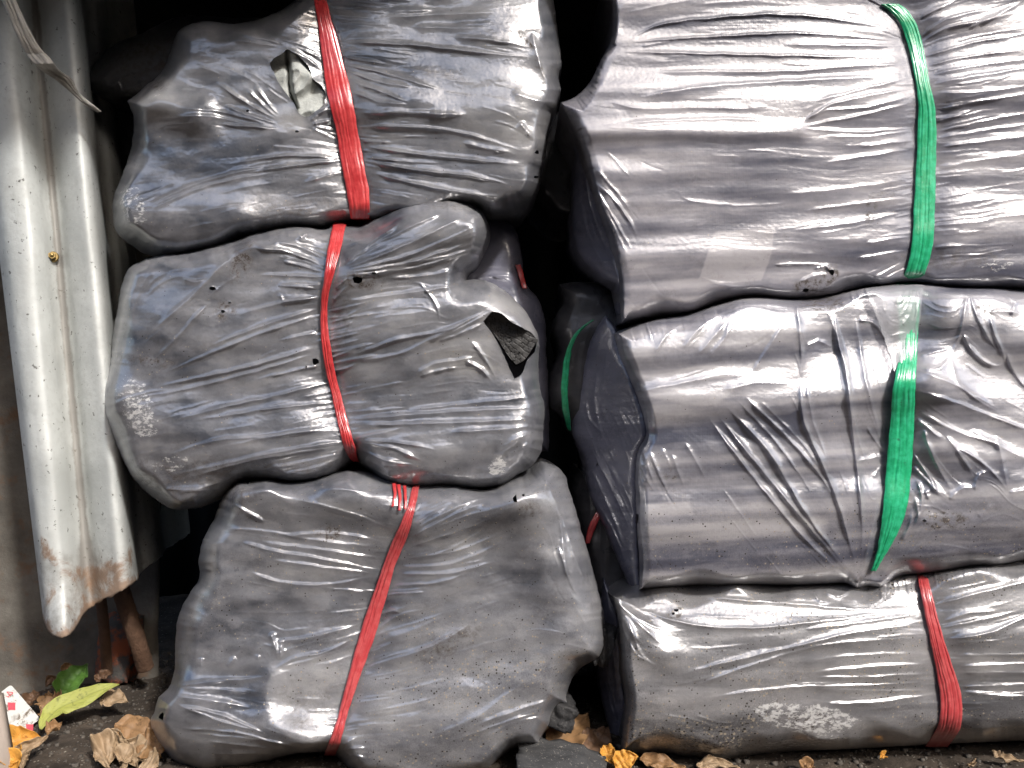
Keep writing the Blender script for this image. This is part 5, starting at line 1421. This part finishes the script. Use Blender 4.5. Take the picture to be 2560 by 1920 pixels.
def leaf_mat(name, c1, c2, c3, trans=.1):
    m = NT(name)
    c = m.mix(m.noise(45, 5, .65), c1, c2)
    c = m.mix(m.math('MULTIPLY', m.step(m.noise(110, 6, .7), .55, .68), .75), c, c3)
    v = m.attr('vein')
    c = m.mix(m.math('MULTIPLY', v, .5), c, c3)
    m.set(color=c, rough=.55, spec=.35, normal=m.bump(m.math('ADD', m.noise(120, 5, .7), m.math('MULTIPLY', v, -.6)), .5, .002))
    m.b.inputs['Subsurface Weight'].default_value = 0
    return m.m


LEAF = {'green': leaf_mat('green_leaf', (.06, .14, .02), (.10, .20, .035), (.03, .07, .01)),
        'lime': leaf_mat('lime_leaf', (.27, .30, .06), (.36, .36, .10), (.10, .11, .03)),
        'orange': leaf_mat('orange_leaf', (.50, .22, .03), (.62, .33, .07), (.20, .08, .02)),
        'brown': leaf_mat('brown_leaf', (.20, .11, .05), (.32, .19, .09), (.08, .045, .02)),
        'tan': leaf_mat('tan_leaf', (.25, .17, .10), (.38, .28, .175), (.13, .08, .04)),
        'dark': leaf_mat('dark_leaf', (.09, .05, .03), (.16, .09, .05), (.03, .02, .012))}


def leaf(pts_mid, width, mat, label, seed, curl=.3, fold=.25, bend=None, up=(0, 1), ripple=.003, group='fallen leaves'):
    """pts_mid: world points along the midrib; width in metres; up: lean of the blade"""
    mid = cspline(np.array([list(p) for p in pts_mid]), np.linspace(0, len(pts_mid) - 1, 46))
    L = len(mid)
    W = 22
    V, ve = [], []
    for i in range(L):
        t = i / (L - 1)
        tan = mid[min(i + 1, L - 1)] - mid[max(i - 1, 0)]
        tan /= np.linalg.norm(tan) + 1e-9
        upv = np.array([0, -up[0], up[1]], float)
        upv /= np.linalg.norm(upv)
        side = np.cross(tan, upv)
        side /= np.linalg.norm(side) + 1e-9
        nrm = np.cross(side, tan)
        wd = width * .5 * (math.sin(math.pi * min(1, .02 + t * .98) ** .85) ** 1.15 + .015) * (1 + .16 * float(gnoise(i * .18, seed + .3, seed)))
        for j in range(W):
            u = 2 * j / (W - 1) - 1
            a = u * (curl + .15 * math.sin(t * 5 + seed))
            edge = float(gnoise(i * .13 + seed, u * 1.2, seed + 3)) * ripple * (abs(u) + .3) * 2
            p = mid[i] + side * wd * u * math.cos(a) + nrm * (wd * abs(u) * (fold + math.sin(abs(a))) + edge)
            V.append(p)
            vv = math.exp(-(u / .06) ** 2)
            s = (t * 9 - abs(u) * 1.6) % 1
            vv = max(vv, .6 * math.exp(-((s - .5) / .07) ** 2))
            ve.append(vv)
    ids = np.arange(L * W).reshape(L, W)
    q = np.stack([ids[:-1, :-1].ravel(), ids[1:, :-1].ravel(), ids[1:, 1:].ravel(), ids[:-1, 1:].ravel()], 1)
    org = np.array(V).mean(0)
    o = mesh_from('fallen_leaf', V, q, None, LEAF[mat], None, True, {'vein': ve}, org)
    o.location = org
    s_ = o.modifiers.new('thickness', 'SOLIDIFY'); s_.thickness = .0005
    return tag(o, label, 'leaf', group)


def gp(x, y, up=.006, crop='S1'):
    return on_ground(crop, x, y, up)


def fp(x, y, Y, crop='S1'):
    a = cv(crop, [(x, y)])[0]
    return P(a[0], a[1], Y)


# around the playing card (S1 crop)
leaf([fp(880, 690, .155), fp(960, 540, .16), fp(1080, 380, .175), fp(1215, 220, .19)], .046, 'green', 'bright green curled leaf leaning on the rusty panel', 1, .5, .1, up=(1, .35))
leaf([fp(560, 1120, .06), fp(680, 960, .075), fp(840, 820, .09), fp(1150, 690, .105), fp(1450, 560, .115), fp(1650, 500, .125)], .030, 'lime', 'long yellow-green leaf, folded in the middle, beside the playing card', 2, .2, .15, up=(.8, .6), ripple=.0015)
leaf([fp(1380, 700, .13), fp(1530, 690, .13), fp(1770, 740, .125)], .030, 'tan', 'ochre pointed leaf under the tip of the long yellow-green leaf', 3, .2, .1, up=(.6, .8))
leaf([fp(110, 1500, -.005), fp(180, 1330, .005), fp(330, 1260, .012), fp(560, 1230, .02)], .040, 'orange', 'orange curled leaf at the foot of the playing card', 4, .5, .2, up=(.8, .5))
leaf([fp(120, 1530, -.012), fp(300, 1420, -.005), fp(500, 1320, .0), fp(660, 1230, .012)], .018, 'tan', 'narrow tan leaf edge in front of the orange curled leaf', 5, .5, .3, up=(.9, .4))
leaf([fp(300, 1680, -.03), fp(360, 1540, -.02), fp(430, 1400, -.012)], .012, 'tan', 'rolled dry tan leaf stalk below the orange curled leaf', 6, .8, .3, up=(.9, .4))
leaf([fp(110, 1640, -.035), fp(160, 1580, -.03), fp(230, 1700, -.03)], .030, 'orange', 'orange leaf scrap cut by the bottom edge left of the dry stalk', 7, .4, .2, up=(.8, .5))
leaf([fp(560, 900, .10), fp(680, 860, .10), fp(880, 930, .09)], .036, 'brown', 'brown leaf under the fold of the long yellow-green leaf', 8, 0.35, 0.12, up=(.5, .8))
leaf([fp(640, 1180, .03), fp(740, 1120, .04), fp(850, 1060, .05)], .022, 'brown', 'small brown leaf scrap beneath the tip of the long yellow-green leaf', 9, .6, .2, up=(.7, .6))
leaf([fp(620, 660, .14), fp(650, 760, .13), fp(640, 850, .125)], .026, 'brown', 'curled russet leaf between the playing card and the green leaf', 10, 0.5, 0.15, up=(.8, .5))
leaf([fp(760, 800, .125), fp(800, 700, .13), fp(840, 640, .14)], .022, 'brown', 'upright brown leaf scrap just below the green leaf', 11, .7, .2, up=(.8, .4))
leaf([fp(640, 540, .16), fp(740, 480, .17), fp(830, 520, .17)], .022, 'dark', 'grey-brown leaf scrap left of the green leaf', 12, .6, .3, up=(.8, .5))
leaf([fp(410, 800, .135), fp(460, 700, .14), fp(540, 620, .15)], .022, 'dark', 'dark withered leaf against the right edge of the playing card', 13, .6, .3, up=(.8, .4))
leaf([fp(1340, 480, .16), fp(1430, 390, .165), fp(1560, 350, .17)], .018, 'dark', 'thin grey-brown leaf above the tip of the long yellow-green leaf', 14, .5, .3, up=(.7, .6))
leaf([fp(900, 350, .22), fp(970, 260, .22), fp(1000, 240, .22)], .018, 'brown', 'small russet leaf in the shade behind the green leaf', 15, .5, .3, up=(.8, .4))
# dry heap left of the bottom left bag
leaf([fp(1590, 1060, .04), fp(1760, 1090, .04), fp(2000, 1180, .035), fp(2120, 1250, .03)], .036, 'brown', 'russet leaf topmost of the dry heap beside the dusty left bag', 16, 0.25, 0.1, up=(.5, .8))
leaf([fp(1540, 1130, .03), fp(1640, 1240, .025), fp(1780, 1330, .02)], .018, 'tan', 'rolled tan leaf on the left of the dry heap', 17, 0.45, 0.15, up=(.8, .5))
leaf([fp(1510, 1180, .02), fp(1620, 1310, .012), fp(1740, 1450, .005)], .020, 'tan', 'second rolled tan leaf, just below the first, in the dry heap', 18, 0.45, 0.12, up=(.8, .5))
leaf([fp(1310, 1540, -.02), fp(1480, 1440, -.012), fp(1640, 1440, -.008)], .052, 'tan', 'pale crinkled leaf at the lower left of the dry heap', 19, 0.2, 0.06, up=(.8, .6), ripple=.006)
leaf([fp(1640, 1560, -.02), fp(1730, 1500, -.015), fp(1830, 1560, -.015)], .032, 'tan', 'small pale leaf between two larger ones in the dry heap', 20, 0.3, 0.1, up=(.8, .6))
leaf([fp(1780, 1320, .01), fp(1860, 1450, .0), fp(1900, 1640, -.015)], .040, 'tan', 'long tan leaf running down the middle of the dry heap', 21, 0.3, 0.1, up=(.8, .6), ripple=.005)
leaf([fp(1880, 1310, .012), fp(2020, 1330, .008), fp(2160, 1400, .005), fp(2230, 1500, .0)], .040, 'brown', 'brown leaf of the dry heap touching the dusty left bag', 22, 0.3, 0.15, up=(.7, .7), ripple=.005)
leaf([fp(2000, 1560, -.015), fp(2080, 1600, -.02), fp(2190, 1640, -.02)], .034, 'tan', 'tan leaf scrap at the lower right of the dry heap', 23, 0.3, 0.1, up=(.7, .7))
# bottom middle and right
leaf([cp('R6', 845, 1255, .03), cp('R6', 855, 1285, .02), cp('R6', 850, 1330, .0)], .016, 'brown', 'brown leaf stalk under the knot of the slanting red ribbon', 24, .8, .3, up=(.9, .4))
leaf([cp('R6', 1840, 1240, .0), cp('R6', 1900, 1170, .02), cp('R6', 1990, 1085, .05)], .055, 'brown', 'large dull brown leaf in the gap between the two bottom bags', 25, 0.2, 0.1, up=(.6, .7))
leaf([cp('R6', 1960, 1260, .0), cp('R6', 2030, 1200, .02), cp('R6', 2070, 1140, .04)], .04, 'dark', 'dark leaf in the gap next to the large dull brown one', 26, 0.3, 0.1, up=(.6, .7))
leaf([cp('R7', 215, 980, -.01), cp('R7', 232, 1020, -.018), cp('R7', 262, 1072, -.025)], .019, 'orange', 'small upright orange leaf beside the corner of the silvery bag', 27, .4, .2, up=(.9, .3))
leaf([cp('R7', 262, 1080, -.03), cp('R7', 310, 1050, -.03), cp('R7', 372, 1030, -.03)], .026, 'orange', 'small lying orange leaf touching the loose charcoal slab', 28, .4, .2, up=(.8, .5))
leaf([cp('R7', 380, 1050, -.005), cp('R7', 480, 1060, -.01), cp('R7', 600, 1090, -.02)], .020, 'brown', 'flat brown leaf tucked under the front of the silvery bag', 29, 0.2, 0.1, up=(.5, .8))
leaf([cp('R7', 650, 1080, -.02), cp('R7', 740, 1068, -.02), cp('R7', 860, 1090, -.03)], .016, 'tan', 'pale leaf cut by the bottom edge under the silvery bag', 30, 0.2, 0.1, up=(.6, .8))
leaf([cp('R7', 2060, 1005, .0), cp('R7', 2110, 1040, -.01), cp('R7', 2210, 1055, -.015)], .012, 'tan', 'tan leaf scrap on the soil at the bottom right', 31, .5, .2, up=(.6, .8))
leaf([cp('R7', 1935, 1075, -.02), cp('R7', 1965, 1070, -.02), cp('R7', 1980, 1042, -.015)], .006, 'tan', 'thin curved tan stalk on the soil at the bottom right', 32, .8, .3, up=(.7, .7))
leaf([cp('R7', 1525, 1045, -.01), cp('R7', 1540, 1025, -.005), cp('R7', 1552, 1038, -.005)], .008, 'orange', 'tiny yellow leaf scrap on the soil under the silvery bag', 33, .4, .2, up=(.6, .8))
leaf([cp('R7', 1150, 1088, -.03), cp('R7', 1175, 1072, -.03), cp('R7', 1205, 1086, -.03)], .014, 'brown', 'reddish scrap at the bottom edge under the silvery bag', 34, .5, .2, up=(.6, .8))

# ---- playing card
m = NT('card_paper')
c = m.mix(m.noise(25, 5, .6), (.55, .53, .48), (.70, .69, .65))
d = m.step(m.noise(95, 7, .75, None, .6), .50, .60)
c = m.mix(m.math('MULTIPLY', d, m.step(m.noise(30, 3, .6), .36, .56)), c, (.15, .115, .08))
CARDM = m.set(color=c, rough=.5, spec=.4)
m = NT('card_red')
CARDR = m.set(color=m.mix(m.noise(160, 5, .7), (.50, .03, .06), (.62, .12, .13)), rough=.5)
cT, cR = np.array((150., 505.)), np.array((557., 978.))
ldir = np.array((-.79, .61)) * 960
corn = [cT, cT + ldir, cR + ldir, cR]


def card_pt(p, off=0.0):
    a = cv('S1', [p])[0]
    return P(a[0], a[1], .125 - (p[1] - 505) * .00005 - off)


def rounded(poly, r):
    out = []
    n = len(poly)
    for i in range(n):
        a, b, c_ = poly[i - 1], poly[i], poly[(i + 1) % n]
        u = (a - b) / np.hypot(*(a - b)); w = (c_ - b) / np.hypot(*(c_ - b))
        for k in range(6):
            t = k / 5
            out.append((1 - t) ** 2 * (b + u * r) + 2 * t * (1 - t) * b + t * t * (b + w * r))
    return out


cpoly = rounded(corn, 45)
front = [card_pt(p) for p in cpoly]
back = [card_pt(p, -.0006) for p in cpoly]
n_ = len(front)
org = np.array([list(v) for v in front]).mean(0)
fa = [tuple(range(n_)), tuple(range(2 * n_ - 1, n_ - 1, -1))] + [(i, n_ + i, n_ + (i + 1) % n_, (i + 1) % n_) for i in range(n_)]
card = mesh_from('playing_card', [list(v) for v in front + back], None, fa, CARDM, None, False, None, org)
card.location = org
tag(card, 'soiled four of diamonds playing card standing against the rusty panel', 'playing card')


def card_mark(name, polys):
    V, fs = [], []
    for poly in polys:
        b = len(V)
        V += [list(card_pt(p, .0006)) for p in poly]
        fs.append(tuple(range(b, b + len(poly))))
    return mesh_from(name, V, None, fs, CARDR, card, False, None, org)


def pip(cx, cy, r, sk=0):
    # a diamond turned on its corner with slightly hollow sides
    cs = [(cx - r, cy - r), (cx + sk - r * .92, cy + r), (cx + r * .98, cy + r), (cx + r, cy - r * .95)]
    out = []
    for i in range(4):
        a, b = np.array(cs[i]), np.array(cs[(i + 1) % 4])
        mid = (a + b) / 2 + (np.array((cx, cy)) - (a + b) / 2) * .12
        for t in (0, .25, .5, .75):
            out.append((1 - t) ** 2 * a + 2 * t * (1 - t) * mid + t * t * b)
    return out


card_mark('pip', [pip(160, 805, 55)])
card_mark('pip', [pip(410, 1103, 53)])
card_mark('small_pip', [pip(38, 706, 26)])


def stroke_poly(a, b, w):
    a, b = np.array(a, float), np.array(b, float)
    u = (b - a) / np.hypot(*(b - a))
    nrm = np.array((-u[1], u[0])) * w / 2
    return [a + nrm, a - nrm, b - nrm, b + nrm]


card_mark('index_numeral', [stroke_poly((92, 606), (183, 616), 11), stroke_poly((180, 620), (108, 680), 13), stroke_poly((95, 612), (140, 650), 11), stroke_poly((86, 664), (120, 682), 10)])

# ---- grit, pebbles and coal crumbs on the soil
m = NT('grit')
oi = m.n('ShaderNodeObjectInfo')
GRIT = m.set(color=m.mix(m.noise(70, 4, .6), (.035, .03, .026), (.14, .122, .10)), rough=.85, normal=m.bump(m.noise(300, 4, .7), .5, .002))
rr = np.random.RandomState(5)
V, Fq = [], []
cube = np.array([(-1, -1, -1), (1, -1, -1), (1, 1, -1), (-1, 1, -1), (-1, -1, 1), (1, -1, 1), (1, 1, 1), (-1, 1, 1)], float)
fc = np.array([(0, 3, 2, 1), (4, 5, 6, 7), (0, 1, 5, 4), (1, 2, 6, 5), (2, 3, 7, 6), (3, 0, 4, 7)])
for i in range(5200):
    x, y = rr.uniform(-.8, .85), rr.uniform(-.12, .42)
    s = .0009 + .0030 * rr.rand() ** 5
    pts = cube * s * rr.uniform(.55, 1.15, (8, 3))
    a = rr.rand() * 6.28
    R_ = np.array([[math.cos(a), -math.sin(a), 0], [math.sin(a), math.cos(a), 0], [0, 0, 1]])
    V.append(pts @ R_ + np.array((x, y, 0)))
    Fq.append(fc + 8 * i)
V = np.concatenate(V)
cxy = V.reshape(-1, 8, 3).mean(1)
V[:, 2] += np.repeat(ground_h(cxy[:, 0], cxy[:, 1]), 8) + .0006
tag(mesh_from('soil_grit', V, np.concatenate(Fq), None, GRIT), kind='stuff')
